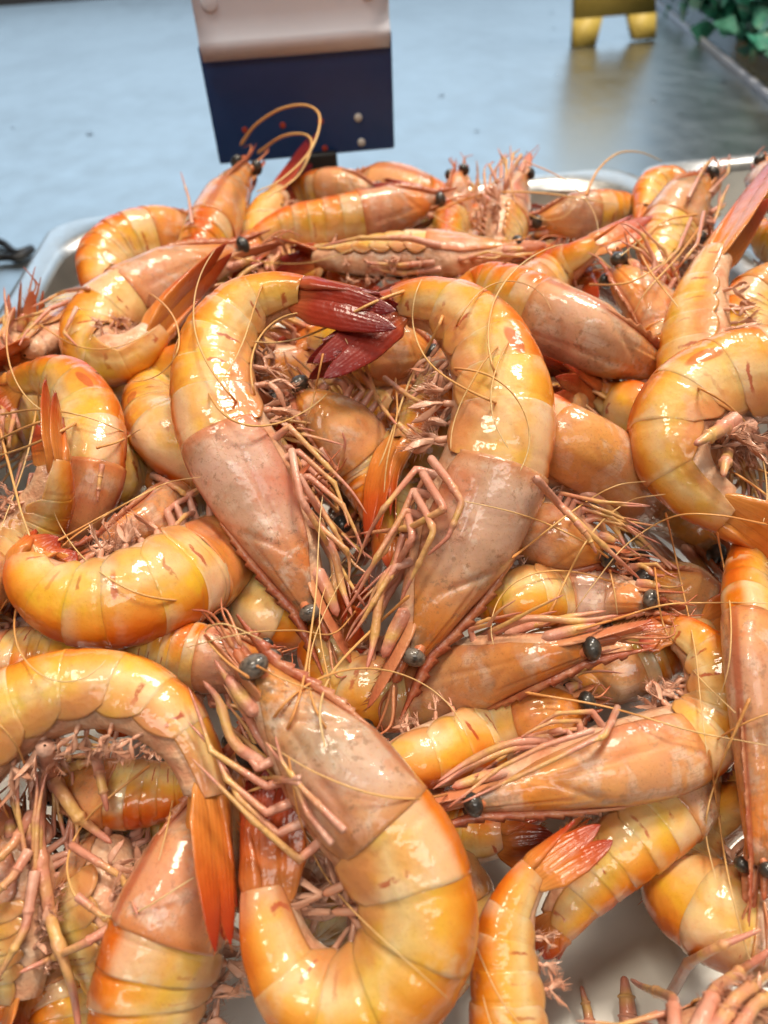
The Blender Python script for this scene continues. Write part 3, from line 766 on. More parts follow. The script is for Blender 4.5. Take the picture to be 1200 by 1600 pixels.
# bent metal holder over the upper edge
prof = [(a - 0.0185, b) for a, b in ((0.138, 0.010), (0.115, 0.0075), (0.100, 0.0055), (0.088, 0.0050), (0.0815, 0.0055), (0.0785, 0.0075), (0.0760, 0.0085), (0.0730, 0.0075), (0.0700, 0.0050), (0.0685, 0.0036))]
prof2 = [(a, b - 0.0009) for a, b in prof][::-1]
ring = prof + prof2; xs = np.linspace(sx0 + 0.0015, sx1 - 0.0015, 9)
Vb = np.array([[lean_pt(x, a, b) for a, b in ring] for x in xs])
nr_ = len(ring)
Q_ = gridq(len(xs), nr_, True)
caps = []
for i0 in (0, (len(xs) - 1) * nr_):
    for j in range(len(prof) - 1): caps.append([i0 + j, i0 + j + 1, i0 + nr_ - 2 - j, i0 + nr_ - 1 - j])
mk('metal_holder', Vb.reshape(-1, 3), np.vstack([Q_, np.array(caps)]), M['bracket'], sign, so)
def disc(name, p, nrm, r, th, mat, parent, org, k=16):
    nrm = unit(nrm); a = unit(np.cross(nrm, [1, 0.1, 0])); b = np.cross(nrm, a)
    P = np.array([p + nrm * z for z in (0, th * .6, th, th)]); R_ = np.array([r, r, r * .8, 1e-6])
    V, Q, U = sweep(P, R_, R_, np.tile(a, (4, 1)), np.tile(b, (4, 1)), k)
    return mk(name, V, Q, mat, parent, org)
NR = np.array([0, -math.cos(lean), -math.sin(lean)])
for fx in (0.10, 0.88): disc('rivet', lean_pt(sx0 + wS * fx, 0.0750, 0.0052), NR, 0.0040, 0.0007, M['bracket'], sign, so)
for fx, s_ in ((0.80, 0.0178), (0.81, 0.0050)): disc('white_stud', lean_pt(sx0 + wS * fx, s_, 0.0015), NR, 0.0021, 0.0012, M['white'], sign, so)
for fx, s_ in ((0.17, 0.0165), (0.38, 0.0172), (0.59, 0.0175), (0.60, 0.0035)): disc('red_mark', lean_pt(sx0 + wS * fx, s_, 0.0016), NR, 0.0016, 0.0003, M['redmark'], sign, so)
xc = sx0 + wS * 0.56
box('clip', (xc, SY - 0.002, zb - 0.010), (0.010, 0.005, 0.012), M['black'], sign, so, None, 0.0015)
box('clip_jaw', (xc - 0.004, PY1 - 0.008, RIM_Z + 0.004), (0.008, 0.014, 0.0035), M['black'], sign, so, None, 0.001)

# ------------------------------------------------------------------ things at the back of the counter
def cable(name, pts, r, mat, label, cat):
    P = catmull(pts, 80); V, Q, U = tube(P, np.full(80, r), 10)
    org = P[40].copy(); org[2] = 0
    return tag(mk(name, V, Q, mat, None, org, U), label, cat)
a_ = [on_plane_z(px, py, 0.004) for px, py in ((-60, 365), (0, 378), (25, 395), (50, 388), (30, 402), (-10, 405), (-70, 440))]
cable('black_cable', a_, 0.0028, M['black'], 'thin black cable curling on the counter left of the pan', 'cable')
# glass divider with a bright lower edge and a bed of green garnish behind it
g0, g1 = on_plane_z(1030, 12, 0.0), on_plane_z(1235, 185, 0.0)
gd = unit(g1 - g0); gn = np.array([-gd[1], gd[0], 0.0]); gl = np.linalg.norm(g1 - g0)
g0 = g0 - gd * 0.5; gl += 0.7
gc = g0 + gd * gl / 2
gdiv = empty('glass_divider', (gc[0], gc[1], 0)); tag(gdiv, 'low glass divider crossing the top right corner of the counter', 'glass divider')
GA = np.array([gd, gn, [0, 0, 1]])
box('pane', gc + np.array([0, 0, 0.022]), (gl / 2, 0.0012, 0.012), M['glass'], gdiv, np.array(gdiv.location), GA)
box('base_channel', gc + np.array([0, 0, 0.004]), (gl / 2, 0.0035, 0.004), M['bracket'], gdiv, np.array(gdiv.location), GA, 0.001)
side_n = gn if (gn[0] > 0) else -gn
def leaf_bed():
    Vs, Qs, o = [], [], 0
    nl = 7000
    for i in range(nl):
        a = 0.25 + rng.random() * 1.15; b = 0.012 + rng.random() * 0.22; hgt = 0.004 + 0.10 * rng.random()
        p = g0 + gd * a + side_n * b + np.array([0, 0, hgt])
        d = unit(rng.normal(0, 1, 3) + np.array([0, 0, .8])); s = unit(np.cross(d, rng.normal(0, 1, 3))); l = 0.020 + .026 * rng.random(); w = l * .42
        nrm = np.cross(d, s)
        Vs += [p, p + d * l * .5 + s * w + nrm * w * .3, p + d * l, p + d * l * .5 - s * w + nrm * w * .3]; Qs.append([o, o + 1, o + 2, o + 3]); o += 4
    return np.array(Vs), np.array(Qs)
V, Q = leaf_bed(); gb = mk('green_garnish', V, Q, M['leaf'], None, np.array([gc[0], gc[1], 0]), smooth=False)
tag(gb, 'bed of teal and green leafy garnish behind the glass divider', 'garnish', kind='stuff')
# yellow two legged stand
yb = on_plane_z(958, 68, 0.0); yr = empty('yellow_stand', (yb[0], yb[1], 0)); tag(yr, 'yellow plastic stand with two short legs at the back of the counter', 'stand')
yo = np.array(yr.location)
def trap(name, x0b, x1b, x0t, x1t, z0, z1, th):
    V = np.array([[x, y + 0.45 * z, z] for y in (-th, th) for x, z in ((x0b, z0), (x1b, z0), (x1t, z1), (x0t, z1))]) + yo
    Q = [[0, 1, 2, 3], [7, 6, 5, 4], [0, 4, 5, 1], [1, 5, 6, 2], [2, 6, 7, 3], [3, 7, 4, 0]]
    mk(name, V, Q, M['yellow'], yr, yo, smooth=False)
trap('leg', -0.064, -0.030, -0.060, -0.018, 0.0, 0.034, 0.008); trap('leg', 0.030, 0.064, 0.022, 0.064, 0.003, 0.034, 0.008)
trap('panel', -0.060, 0.064, -0.052, 0.056, 0.034, 0.20, 0.008)
# water drops on the steel
DW = ['topmost in the row left of the yellow stand', 'second in the row left of the yellow stand', 'third in the row left of the yellow stand', 'alone right of centre in the grey reflection', 'right beside the yellow stand', 'near the glass divider',
      'at the far left edge', 'left of the price sign', 'right of the price sign, upper one', 'right of the price sign, nearer the pan rim', 'in front of the yellow stand', 'lowest in the row left of the yellow stand']
drops = [(862, 20), (865, 45), (862, 64), (1020, 158), (1042, 22), (1130, 130), (20, 200), (140, 210), (690, 150), (745, 205), (1000, 19), (870, 118)]
for i, (px, py) in enumerate(drops):
    p = on_plane_z(px, py, 0.0); r = 0.0020 + 0.0022 * rng.random()
    th = np.linspace(0, np.pi / 2, 6); PP = np.array([p + np.array([0, 0, math.sin(a) * r * .45 + 0.0003]) for a in th])
    V, Q, U = sweep(PP, r * np.cos(th) + 1e-6, r * np.cos(th) + 1e-6, np.tile([1., 0, 0], (6, 1)), np.tile([0, 1., 0], (6, 1)), 14)
    tag(mk('water_drop', V, Q, M['water'], None, p), 'clear water drop on the counter ' + DW[i], 'water drop', 'water drops on the counter')

# ------------------------------------------------------------------ the prawns, from the top of the heap downwards
AN, LG = 'antenna', 'walking_leg'
MAIN = (1.0, 0.0, 0.7)
place('left prawn of the heart shape, dark red tail meeting its twin, head pointing down', 158, 'L', 10, cf=3, tf=7.7, pts=[(486, 940, .2), (445, 850, .2), (400, 762, .3), (356, 685, .5), (338, 615, .6), (340, 550, .7), (375, 492, .9), (430, 464, 1.2), (495, 466, 1.5), (560, 480, 1.6), (626, 492, 1.5)],
      color=(0.5, 1.0, 1.0), lift=1.7, fan=0.1, eye=0.8, flat=0.62, swim=1.35, detail=1.5, strands=[
      (LG, 13, [(455, 700), (470, 780), (500, 830), (540, 900), (575, 955)]), (LG, 11, [(470, 720), (520, 770), (528, 800), (490, 760)]),
      (LG, 11, [(465, 740), (500, 800), (550, 850), (590, 880)]), (LG, 10, [(500, 700), (530, 740), (540, 690), (535, 675)]),
      (AN, 4, [(560, 950), (520, 990), (460, 985), (380, 990), (290, 1012)]), (AN, 4, [(505, 552), (490, 620), (470, 690)])])
place('right prawn of the heart shape, broad orange back with a dark spot, head pointing down', 182, 'R', 8, cf=2.8, tf=8, pts=[(645, 1005, .2), (688, 915, .2), (735, 812, .3), (772, 722, .5), (782, 640, .6), (770, 570, .6), (735, 512, .6), (680, 478, .5), (615, 482, 0), (560, 530, -.3), (485, 578, -.6)],
      color=(1.0, 1.0, 1.0), lift=1.9, fan=0.12, eye=0.75, flat=0.62, swim=1.35, detail=1.5, strands=[
      (LG, 15, [(672, 715), (700, 750), (722, 785), (700, 840), (668, 868)]), (LG, 15, [(660, 738), (685, 780), (695, 795), (640, 825), (562, 834)]),
      (LG, 14, [(645, 765), (665, 800), (678, 830), (650, 890), (625, 940)]), (LG, 14, [(635, 790), (645, 840), (610, 900), (575, 960)]),
      (LG, 13, [(672, 705), (640, 680), (620, 660), (660, 700)]), (LG, 12, [(680, 690), (650, 672), (635, 662)]),
      (AN, 7, [(640, 930), (580, 985), (520, 1050), (500, 1110), (508, 1170)]), (AN, 4, [(618, 590), (620, 650), (605, 720), (600, 770)])])
place('large prawn at the bottom centre, speckled carapace, body curling under to a red tail', 196, 'L', 22, cf=2.4, tf=9, swim=2.3, pts=[(408, 1062, .2), (478, 1152, .2), (562, 1258, .3), (628, 1345, .3), (652, 1430, .3), (628, 1515, .2), (556, 1566, .1), (482, 1552, 0), (434, 1480, 0), (420, 1390, -.1), (412, 1298, -.3), (412, 1205, -.5)],
      color=(0.0, 0.5, 1.0), lift=1.2, detail=1.5, strands=[
      (LG, 13, [(540, 1300), (470, 1230), (440, 1190), (430, 1150)]), (LG, 12, [(520, 1320), (480, 1270), (455, 1210), (415, 1160)]),
      (LG, 10, [(470, 1215), (420, 1225), (380, 1240)]), (LG, 10, [(470, 1225), (430, 1215), (380, 1218)]),
      (AN, 5, [(390, 1060), (350, 1030), (320, 990), (350, 975), (410, 1000)]), (AN, 4, [(450, 1180), (475, 1300), (540, 1410), (700, 1560)]),
      (AN, 4, [(400, 1040), (440, 1060), (480, 1075), (500, 1080)])])
place('big arched prawn at the lower left, belly opening down, orange red tail pointing down', 150, 'L', -8, cf=2, tf=8, swim=1.2, pts=[(-120, 1340), (-90, 1240), (-40, 1165), (30, 1110), (110, 1080), (190, 1082), (258, 1118), (302, 1175), (322, 1245), (335, 1360, .3), (346, 1478, .3)],
      color=(0.0, 0.15, 0.9), lift=1.3, detail=1.5, strands=[
      (LG, 27, [(62, 1205), (58, 1310), (80, 1440), (115, 1550), (125, 1620)]), (LG, 28, [(70, 1165), (85, 1220), (120, 1275), (175, 1318)]),
      (LG, 22, [(65, 1190), (80, 1208), (140, 1190), (160, 1195)]), (LG, 20, [(150, 1180), (160, 1230), (168, 1268)]),
      (LG, 20, [(50, 1270), (20, 1320), (-30, 1370)]), (LG, 19, [(45, 1330), (20, 1370), (-20, 1410)]), (LG, 19, [(55, 1360), (40, 1450), (-10, 1540)]),
      (AN, 6, [(235, 1195), (140, 1275), (105, 1350), (130, 1415), (200, 1430), (305, 1370)]), (AN, 4, [(270, 1250), (262, 1290), (248, 1345)])])
place('pale ring shaped prawn at the right edge with a round orange spot on its back', 165, 'R', 2, cf=0.9, tf=7.2, swim=1.4, pts=[
      (1350, 625), (1250, 592), (1165, 592), (1102, 610), (1056, 654), (1050, 708), (1078, 756), (1126, 792), (1185, 830), (1280, 900)],
      color=(1.0, 0.0, 1.0), lift=1.5, detail=1.5, fan=0.1, flat=0.55, strands=[
      (LG, 30, [(1150, 655), (1120, 675), (1085, 695)]), (LG, 26, [(1140, 680), (1135, 715), (1130, 745)]), (LG, 30, [(1165, 665), (1185, 710), (1210, 750)]), (LG, 20, [(1155, 690), (1170, 730), (1180, 755)]),
      (AN, 4, [(1200, 820), (1120, 805), (1050, 808), (980, 850), (930, 910), (890, 965)])])
place('upright pale prawn behind the ring shaped one, orange red tail raised to the top right', 128, 'L', -16, cf=1.5, tf=5.6, swim=1.3, pts=[
      (1110, 760, -1.2), (1094, 690, -1), (1088, 620, -.5), (1088, 555), (1092, 492, .3), (1104, 435, .8), (1130, 385, 1.2), (1165, 330, 1.5), (1208, 268, 1.8)],
      color=(0.0, 0.12, 0.9), lift=1.0, detail=1.3, fan=0.35, flat=0.5)
place('prawn lying along the right edge, head down with one black eye near the bottom', 118, 'L', 62, cf=3.7, tf=7, pts=[(1186, 1340), (1188, 1240), (1186, 1130), (1180, 1030), (1176, 960), (1170, 900), (1180, 840), (1215, 790), (1265, 760)],
      color=(0.0, 0.1, 0.6), lift=1.4, detail=1.3, strands=[
      (AN, 6, [(1172, 1090), (1125, 1200), (1103, 1290), (1118, 1375)]), (AN, 5, [(1108, 1170), (1122, 1270), (1138, 1370), (1165, 1480), (1180, 1510)])])
place('prawn below the heart tip facing right, eye black and round, sawtooth rostrum', 138, 'L', 12, cf=3, tf=7, pts=[(900, 1012), (820, 1030), (725, 1055), (640, 1080), (580, 1078), (530, 1055), (505, 1010), (520, 950), (560, 930)],
      color=(0.0, 0.2, 0.35), lift=0.6, detail=1.4, strands=[
      (AN, 5, [(900, 985), (960, 968), (1040, 945), (1120, 942), (1200, 942)]), (AN, 5, [(820, 1082), (950, 1105), (1080, 1142), (1200, 1165)])])
place('prawn facing left below the sawtooth one, long carapace, thin legs along its upper edge', 142, 'R', 10, cf=2.9, tf=7, pts=[(752, 1245), (850, 1218), (960, 1192), (1068, 1160), (1115, 1120), (1120, 1062), (1095, 1015, -.5), (1050, 985, -1.1), (1000, 985, -1.6)],
      color=(0.0, 0.3, 0.35), lift=0.8, detail=1.4, strands=[
      (LG, 10, [(930, 1140), (850, 1165), (780, 1200), (700, 1262)]), (LG, 10, [(960, 1125), (940, 1150), (860, 1190), (720, 1255)]), (LG, 9, [(880, 1140), (830, 1150), (790, 1180), (740, 1215)]),
      (LG, 13, [(965, 1105), (945, 1150), (910, 1165)])])
place('orange prawn at the left, smooth segmented back bulging downwards, milky first segment', 150, 'L', 18, cf=2.7, tf=7, pts=[(440, 790, -.3), (390, 832), (330, 868), (268, 905), (205, 930), (135, 938), (75, 920), (48, 880, -.3), (85, 845, -.6)],
      color=(0.0, 0.1, 0.0), lift=1.0, detail=1.4, strands=[(AN, 4, [(80, 870), (120, 835), (200, 785), (260, 755), (315, 745)])])
place('prawn at the left edge with its short red tail standing upright', 124, 'R', -12, cf=2, tf=5, pts=[
      (-150, 935), (-80, 928), (-10, 885), (45, 830), (76, 775), (84, 728), (81, 692), (76, 630)],
      color=(0.0, 0.25, 0.2), lift=1.9, fan=0.45, detail=1.3, strands=[(AN, 5, [(0, 648), (60, 640), (130, 650), (195, 675)]), (AN, 5, [(65, 560), (60, 620), (40, 720), (0, 830)])])
place('prawn with brown spot looping over behind the upright tail at left', 118, 'R', 22, cf=2.5, tf=7, pts=[(60, 905, -.5), (95, 845, -.3), (125, 775), (140, 700), (134, 640), (106, 600), (66, 592, -.6), (25, 600, -1.2), (-10, 620, -1.6)],
      color=(1.0, 0.0, 0.2), lift=0.8, detail=1.2, strands=[(LG, 9, [(160, 725), (155, 755), (152, 785)])])
place('prawn right of the heart top with wet streaks along its carapace', 130, 'R', 32, cf=3, tf=6, pts=[(1040, 580, -.2), (965, 552), (893, 518), (842, 495), (795, 470), (755, 455, -.3), (720, 475, -.6), (700, 520, -.8)],
      color=(0.0, 0.3, 0.8), lift=1.0, detail=1.3)
place('prawn right of the heart tip with a bundle of long legs across its flank', 122, 'R', 8, cf=4, tf=6.5, pts=[(1120, 876), (1058, 816), (985, 760), (912, 718), (862, 692), (822, 664, -.3), (790, 620, -.6), (780, 570, -.8)],
      color=(0.0, 0.3, 0.25), lift=0.9, detail=1.4, strands=[
      (LG, 14, [(835, 745), (880, 795), (940, 850), (1000, 905)]), (LG, 15, [(870, 760), (930, 775), (990, 830), (1050, 890)]), (LG, 14, [(880, 780), (950, 800), (1000, 850), (1060, 890)]),
      (LG, 12, [(900, 815), (920, 840), (932, 865)]), (AN, 5, [(800, 872), (900, 795), (960, 760), (1010, 752)]), (AN, 5, [(855, 965), (920, 840), (980, 785), (1040, 772)]),
      (AN, 4, [(1040, 800), (1060, 890), (1085, 1010), (1095, 1100), (1105, 1180)]), (AN, 4, [(1120, 830), (1140, 940), (1140, 1030), (1122, 1100)]), (AN, 4, [(1022, 880), (1038, 980), (1085, 1050), (1150, 1115)])])
place('prawn folded double at the upper left, its orange red tail laid over its own head', 104, 'R', -6, cf=2.5, tf=6.3, pts=[(368, 398, -.4), (300, 422, -.3), (232, 452, -.1), (165, 494), (142, 536), (172, 562, .3), (222, 540, .6), (274, 480, .9), (348, 398, 1.2)],
      color=(0.0, 0.12, 0.5), lift=0.9, fan=0.3, detail=1.2)
place('prawn between the heart and the left edge with a brown oval spot', 132, 'L', 20, cf=1.3, tf=5, pts=[(430, 745, -.5), (355, 720, -.2), (285, 688), (243, 640), (250, 590), (300, 558, -.2), (360, 560, -.5)],
      color=(1.0, 0.2, 0.4), lift=0.5, detail=1.2, strands=[(AN, 5, [(150, 700), (185, 690), (220, 670)])])
place('thin bodied prawn half hidden at the left, grey eye showing behind the orange back', 108, 'L', 22,
      [(168, 850), (228, 820), (288, 790), (340, 765), (390, 740), (430, 700, -.3), (440, 650, -.5)],
      color=(0.0, 0.3, 0.4), lift=0.2, detail=1.2,
      strands=[(LG, 13, [(238, 742), (280, 765), (308, 790)]), (LG, 10, [(305, 800), (290, 805), (265, 830)]), (AN, 4, [(90, 845), (190, 790), (270, 750)])])
place('belly up prawn lying across the back, pale tapering scales pointing right', 92, 'R', -62,
      [(800, 396), (720, 400), (640, 398), (575, 402), (520, 402), (478, 396), (430, 392)],
      color=(0.0, 0.8, 0.5), lift=1.0, detail=1.2,
      strands=[(LG, 11, [(690, 385), (640, 372), (560, 372), (500, 385)]), (LG, 10, [(680, 410), (620, 415), (570, 410)]), (LG, 10, [(690, 420), (630, 428), (580, 420)]),
               (AN, 5, [(680, 330), (760, 303), (850, 302), (965, 320)]), (AN, 4, [(700, 350), (740, 330), (790, 318)])])
place('prawn at the back left rearing its head, two dark eyes and looping whips', 98, 'R', 66, cf=2.2, pts=[(382, 270), (355, 315), (332, 362), (310, 410, -.4), (292, 455, -.8), (280, 490, -1)],
      color=(0.0, 0.0, 0.1), lift=1.0, detail=1.2,
      strands=[(AN, 6, [(375, 228), (400, 195), (440, 170), (480, 165), (500, 185), (485, 235), (440, 280), (400, 300)], 0.02), (AN, 6, [(402, 240), (440, 214), (475, 210), (487, 228), (465, 275), (415, 310)], 0.018),
               (LG, 6, [(300, 350), (295, 310), (282, 268)], 0.01)])
place('prawn facing the viewer from the right, pair of shiny black eyes side by side', 116, 'R', 62, cf=2.2, pts=[(970, 428), (1003, 466), (1032, 512), (1052, 560, -.4), (1060, 600, -.6), (1060, 640, -.8)],
      color=(0.0, 0.2, 0.4), lift=0.9, detail=1.2,
      strands=[(AN, 5, [(920, 445), (980, 442), (1030, 415), (1045, 395)]), (AN, 5, [(1000, 395), (1020, 430), (1060, 480)])])
place('orange red tail fan poking up near the back right', 92, 'L', 12, tf=4.2, pts=[(800, 500, -.8), (825, 470, -.5), (850, 445, -.2), (880, 418), (915, 395, .2), (950, 372, .4), (1010, 344, .6)],
      color=(0.0, 0.2, 0.2), lift=0.9, fan=0.4)
place('prawn at the far right corner with raised head, hairy legs hanging towards the viewer', 95, 'R', 20, cf=1.9, pts=[(1100, 288), (1068, 325), (1045, 365), (1030, 405), (1030, 440, -.4), (1050, 470, -.8)],
      color=(0.0, 0.2, 0.5), lift=1.4,
      strands=[(LG, 7, [(1080, 340), (1060, 390), (1020, 430)]), (LG, 7, [(1100, 330), (1090, 380), (1050, 430)]), (LG, 7, [(1075, 310), (1100, 262), (1115, 245), (1125, 262)]), (LG, 6, [(1110, 300), (1138, 270), (1140, 240)]),
               (AN, 5, [(915, 305), (935, 265), (965, 240), (1000, 238), (1035, 252)], 0.012), (AN, 5, [(1100, 345), (1060, 400), (1010, 455), (990, 490)]), (AN, 5, [(1090, 335), (1040, 345), (1000, 375), (970, 400)])])
place('rounded pale prawn back tucked beside the far right raised head', 82, 'R', 30,
      [(1100, 380, -.5), (1068, 335), (1045, 300), (1022, 300), (1008, 330), (1005, 370, -.3)],
      color=(0.0, 0.1, 0.8), lift=0.9)
place('long prawn across the back facing right, round eye on top of its tan carapace', 86, 'R', 14,
      [(676, 318), (605, 334), (535, 348), (475, 355), (430, 362), (392, 385, -.3), (370, 420, -.6)],
      color=(0.0, 0.2, 0.5), lift=0.6, detail=1.1)
place('dark red closed tail sticking up behind the looping whips', 86, 'L', -25, tf=3.5, pts=[(410, 430, -.6), (410, 395, -.4), (416, 360, -.2), (426, 325), (448, 285, .2), (484, 230, .5)],
      color=(0.0, 1.0, 0.4), lift=0.7, fan=0.3)
place('amber tail with a pointed tip left of the heart top', 84, 'L', 0, tf=3.6, pts=[(230, 520, -.5), (268, 485, -.4), (300, 455, -.2), (335, 425), (375, 388, .2), (424, 338, .4)],
      color=(-1.0, 0.0, 0.2), lift=0.6, fan=0.3)
place('pale pink head with spread scales rising at the back centre right', 80, 'L', -45, cf=2, pts=[(812, 275), (800, 312), (790, 348), (780, 385, -.3), (775, 420, -.6)],
      color=(0.0, 0.5, 0.8), lift=1.0)
place('small pink prawn head at the back centre, eyes turned to the viewer', 74, 'R', 62, cf=1.7, pts=[(716, 278), (712, 320), (704, 360), (690, 400, -.4)],
      color=(0.0, 0.2, 0.6), lift=0.9)
place('yellow curved prawn in the back left corner of the pan', 98, 'R', 4,
      [(335, 382), (270, 374), (212, 380), (170, 402), (155, 438), (180, 465, -.3), (225, 465, -.4)],
      color=(0.0, 0.1, 0.0), lift=0.7, detail=1.1)
place('pink belly up prawn in a mass of legs by the left rim', 96, 'R', -68,
      [(214, 440), (162, 468), (112, 502), (62, 538), (5, 580), (-50, 620)],
      color=(0.0, 0.5, 0.9), lift=0.8,
      strands=[(LG, 8, [(110, 470), (60, 490), (20, 500)]), (LG, 8, [(120, 480), (100, 520), (120, 540)]), (LG, 7, [(80, 480), (40, 520), (30, 540)]), (LG, 7, [(140, 450), (100, 455), (50, 480)])])
place('pinkish orange prawn standing at the left edge with orange legs hanging down', 105, 'L', -30,
      [(42, 505), (32, 570), (12, 640), (-18, 700), (-60, 745)],
      color=(0.0, 0.2, 0.5), lift=0.8,
      strands=[(LG, 9, [(30, 620), (15, 680), (10, 740)]), (LG, 9, [(20, 640), (40, 700), (20, 770)]), (LG, 8, [(5, 640), (0, 710), (-10, 760)])])
place('prawn tail seen from above deep inside the heart, amber with forked blades', 100, 'L', 66, tf=3.6, pts=[(720, 540, -.3), (700, 580, -.2), (680, 620), (650, 660), (622, 705), (606, 755), (600, 850)],
      color=(-1.0, 0.0, 0.0), lift=-1.2, fan=0.12)
place('prawn head inside the top of the heart with drooping legs', 118, 'R', 8,
      [(672, 560), (620, 556), (560, 548), (505, 535), (460, 520, -.3)],
      color=(0.0, 0.3, 0.3), lift=-0.6,
      strands=[(LG, 10, [(600, 590), (640, 620), (690, 645)]), (LG, 9, [(570, 590), (600, 640), (625, 670)]), (LG, 14, [(690, 590), (660, 605), (640, 625)])])
place('prawn beneath the heart tip legs facing right, orange carapace and eye', 120, 'L', 15,
      [(938, 862), (882, 842), (822, 820), (770, 800), (720, 790, -.3), (680, 770, -.5)],
      color=(0.0, 0.3, 0.2), lift=0.0)
place('greyish wet carapace lying level right of the heart tip, eye at its right end', 112, 'L', 35,
      [(1012, 938), (925, 928), (832, 930), (752, 935), (690, 938), (640, 950, -.4)],
      color=(0.0, 0.3, 1.0), lift=0.0,
      strands=[(AN, 4, [(953, 890), (960, 925), (965, 962)])])
place('orange abdomen wedged below the eye prawn, smooth and bright', 126, 'L', 20, cf=1.0, tf=6, pts=[(905, 1098, -.3), (835, 1122), (762, 1148), (692, 1172), (640, 1188), (606, 1212, -.2), (625, 1262, -.5), (680, 1292, -.6)],
      color=(0.0, 0.2, 0.0), lift=0.1)
place('prawn with a dark red spread tail right of the heart under the streaked carapace', 118, 'R', 22, tf=4.2, pts=[(1130, 705, -.5), (1070, 685, -.3), (1015, 660), (975, 640), (935, 620), (900, 602), (845, 575)],
      color=(0.0, 0.7, 0.2), lift=0.3, fan=0.35)
place('prawn at the bottom right of centre raising an orange tail beside bare steel', 140, 'L', 28, cf=0.6, tf=5.4, pts=[(790, 1760), (795, 1660), (796, 1570), (790, 1490), (800, 1425), (822, 1382), (855, 1345), (932, 1285)],
      color=(0.0, 0.1, 0.6), lift=0.3, fan=0.35, detail=1.3)
place('translucent brown prawn leaning over the bare steel floor', 128, 'L', 5, cf=1.0, tf=5, pts=[(1110, 1195, -.4), (1045, 1258, -.2), (985, 1310), (935, 1355), (895, 1405), (865, 1450), (845, 1495)],
      color=(0.0, 0.3, 0.7), lift=-0.4)
place('pale rounded prawn back lying on the steel floor at the lower right', 168, 'L', 28, cf=0.8, tf=5.5, pts=
      [(1260, 1470), (1160, 1440), (1090, 1405), (1062, 1352), (1090, 1295), (1150, 1262), (1210, 1255)],
      color=(0.0, 0.1, 0.9), lift=0.2, detail=1.3)
place('belly up prawn cropped by the bottom right corner, long legs splayed', 150, 'R', -60,
      [(1000, 1680), (1080, 1650), (1160, 1620), (1240, 1590), (1320, 1560)],
      color=(0.0, 0.1, 0.8), lift=0.3, legs=True, strands=[
      (LG, 20, [(925, 1620), (918, 1580), (908, 1540)]), (LG, 36, [(985, 1620), (980, 1570), (975, 1525)]), (LG, 24, [(1055, 1620), (1052, 1560), (1000, 1540), (985, 1530)]),
      (LG, 20, [(1045, 1560), (1075, 1505), (1120, 1480), (1190, 1452)]), (LG, 28, [(1085, 1620), (1120, 1545), (1210, 1480)]), (LG, 28, [(1105, 1630), (1150, 1560), (1220, 1510)]), (LG, 26, [(1140, 1630), (1180, 1570), (1230, 1540)])])
place('orange prawn at the lower left with white blotches, head under the arched tail', 186, 'R', 30, cf=2.9, tf=6.9, pts=[(385, 1190, -.3), (345, 1280, -.2), (302, 1380), (264, 1465), (238, 1545), (232, 1630), (250, 1710), (300, 1760)],
      color=(0.0, 0.2, 0.4), lift=0.3, detail=1.3)
place('smooth amber carapace under the arch of the lower left prawn', 118, 'R', 42,
      [(90, 1225, -.2), (175, 1238), (250, 1238), (320, 1225), (380, 1205, -.3)],
      color=(0.0, 0.2, 0.2), lift=-0.2)
place('belly of a prawn with folded pink legs beneath the amber whip', 150, 'R', -55,
      [(160, 1285), (150, 1365), (158, 1450), (170, 1540), (185, 1630)],
      color=(0.0, 0.3, 0.5), lift=-0.3,
      strands=[(LG, 17, [(190, 1440), (130, 1475), (30, 1520)]), (LG, 14, [(110, 1320), (190, 1370), (215, 1430)]), (LG, 14, [(120, 1400), (170, 1440), (190, 1450)])])
place('pale prawn in the bottom left corner under the long pink legs', 148, 'R', -45,
      [(15, 1290), (22, 1380), (28, 1465), (34, 1550), (20, 1640)],
      color=(0.0, 0.2, 0.9), lift=-0.2)
place('cream carapace peeping out between the orange back and the bottom prawns', 118, 'R', 40,
      [(410, 1030, -.2), (345, 1035), (282, 1022), (220, 1002), (160, 985, -.3)],
      color=(0.0, 0.2, 0.7), lift=-0.1)
place('dull prawn back below the orange prawn at the left edge', 112, 'R', 58,
      [(-70, 1030), (0, 1028), (62, 1024), (125, 1018), (185, 1025)],
      color=(0.0, 0.2, 0.6), lift=-0.2)
place('orange prawn back arching behind the top left of the heart', 112, 'L', 22,
      [(290, 590, -.4), (296, 530), (322, 482), (368, 456), (428, 452), (488, 466, -.3)],
      color=(0.0, 0.5, 0.0), lift=0.1)
place('orange prawn back behind the top right of the heart', 96, 'R', 28,
      [(800, 540, -.5), (752, 492), (700, 462), (648, 455), (600, 465, -.3)],
      color=(0.0, 0.5, 0.0), lift=0.1)
place('yellow prawn at the right edge behind the raised tail', 108, 'R', 10,
      [(1280, 440), (1215, 458), (1172, 492), (1160, 545), (1180, 600, -.3), (1220, 640, -.4)],
      color=(0.0, 0.1, 0.0), lift=0.6)
place('long pale carapace at the back right lying under the orange red tail', 80, 'L', 22,
      [(842, 348), (892, 342), (945, 336), (992, 330), (1035, 345, -.3)],
      color=(0.0, 0.2, 0.8), lift=0.5)
place('red shell with pale edge at the back between two heads', 70, 'R', 20, tf=3.8, pts=[(800, 385, -.4), (760, 362, -.2), (720, 340), (688, 322), (650, 304), (588, 288)],
      color=(0.0, 0.8, 0.4), lift=0.4, fan=0.4)
place('tan carapace at the very back below the price sign', 72, 'R', 22,
      [(582, 302), (535, 298), (485, 304), (442, 318), (405, 338, -.3)],
      color=(0.0, 0.2, 0.4), lift=0.4)
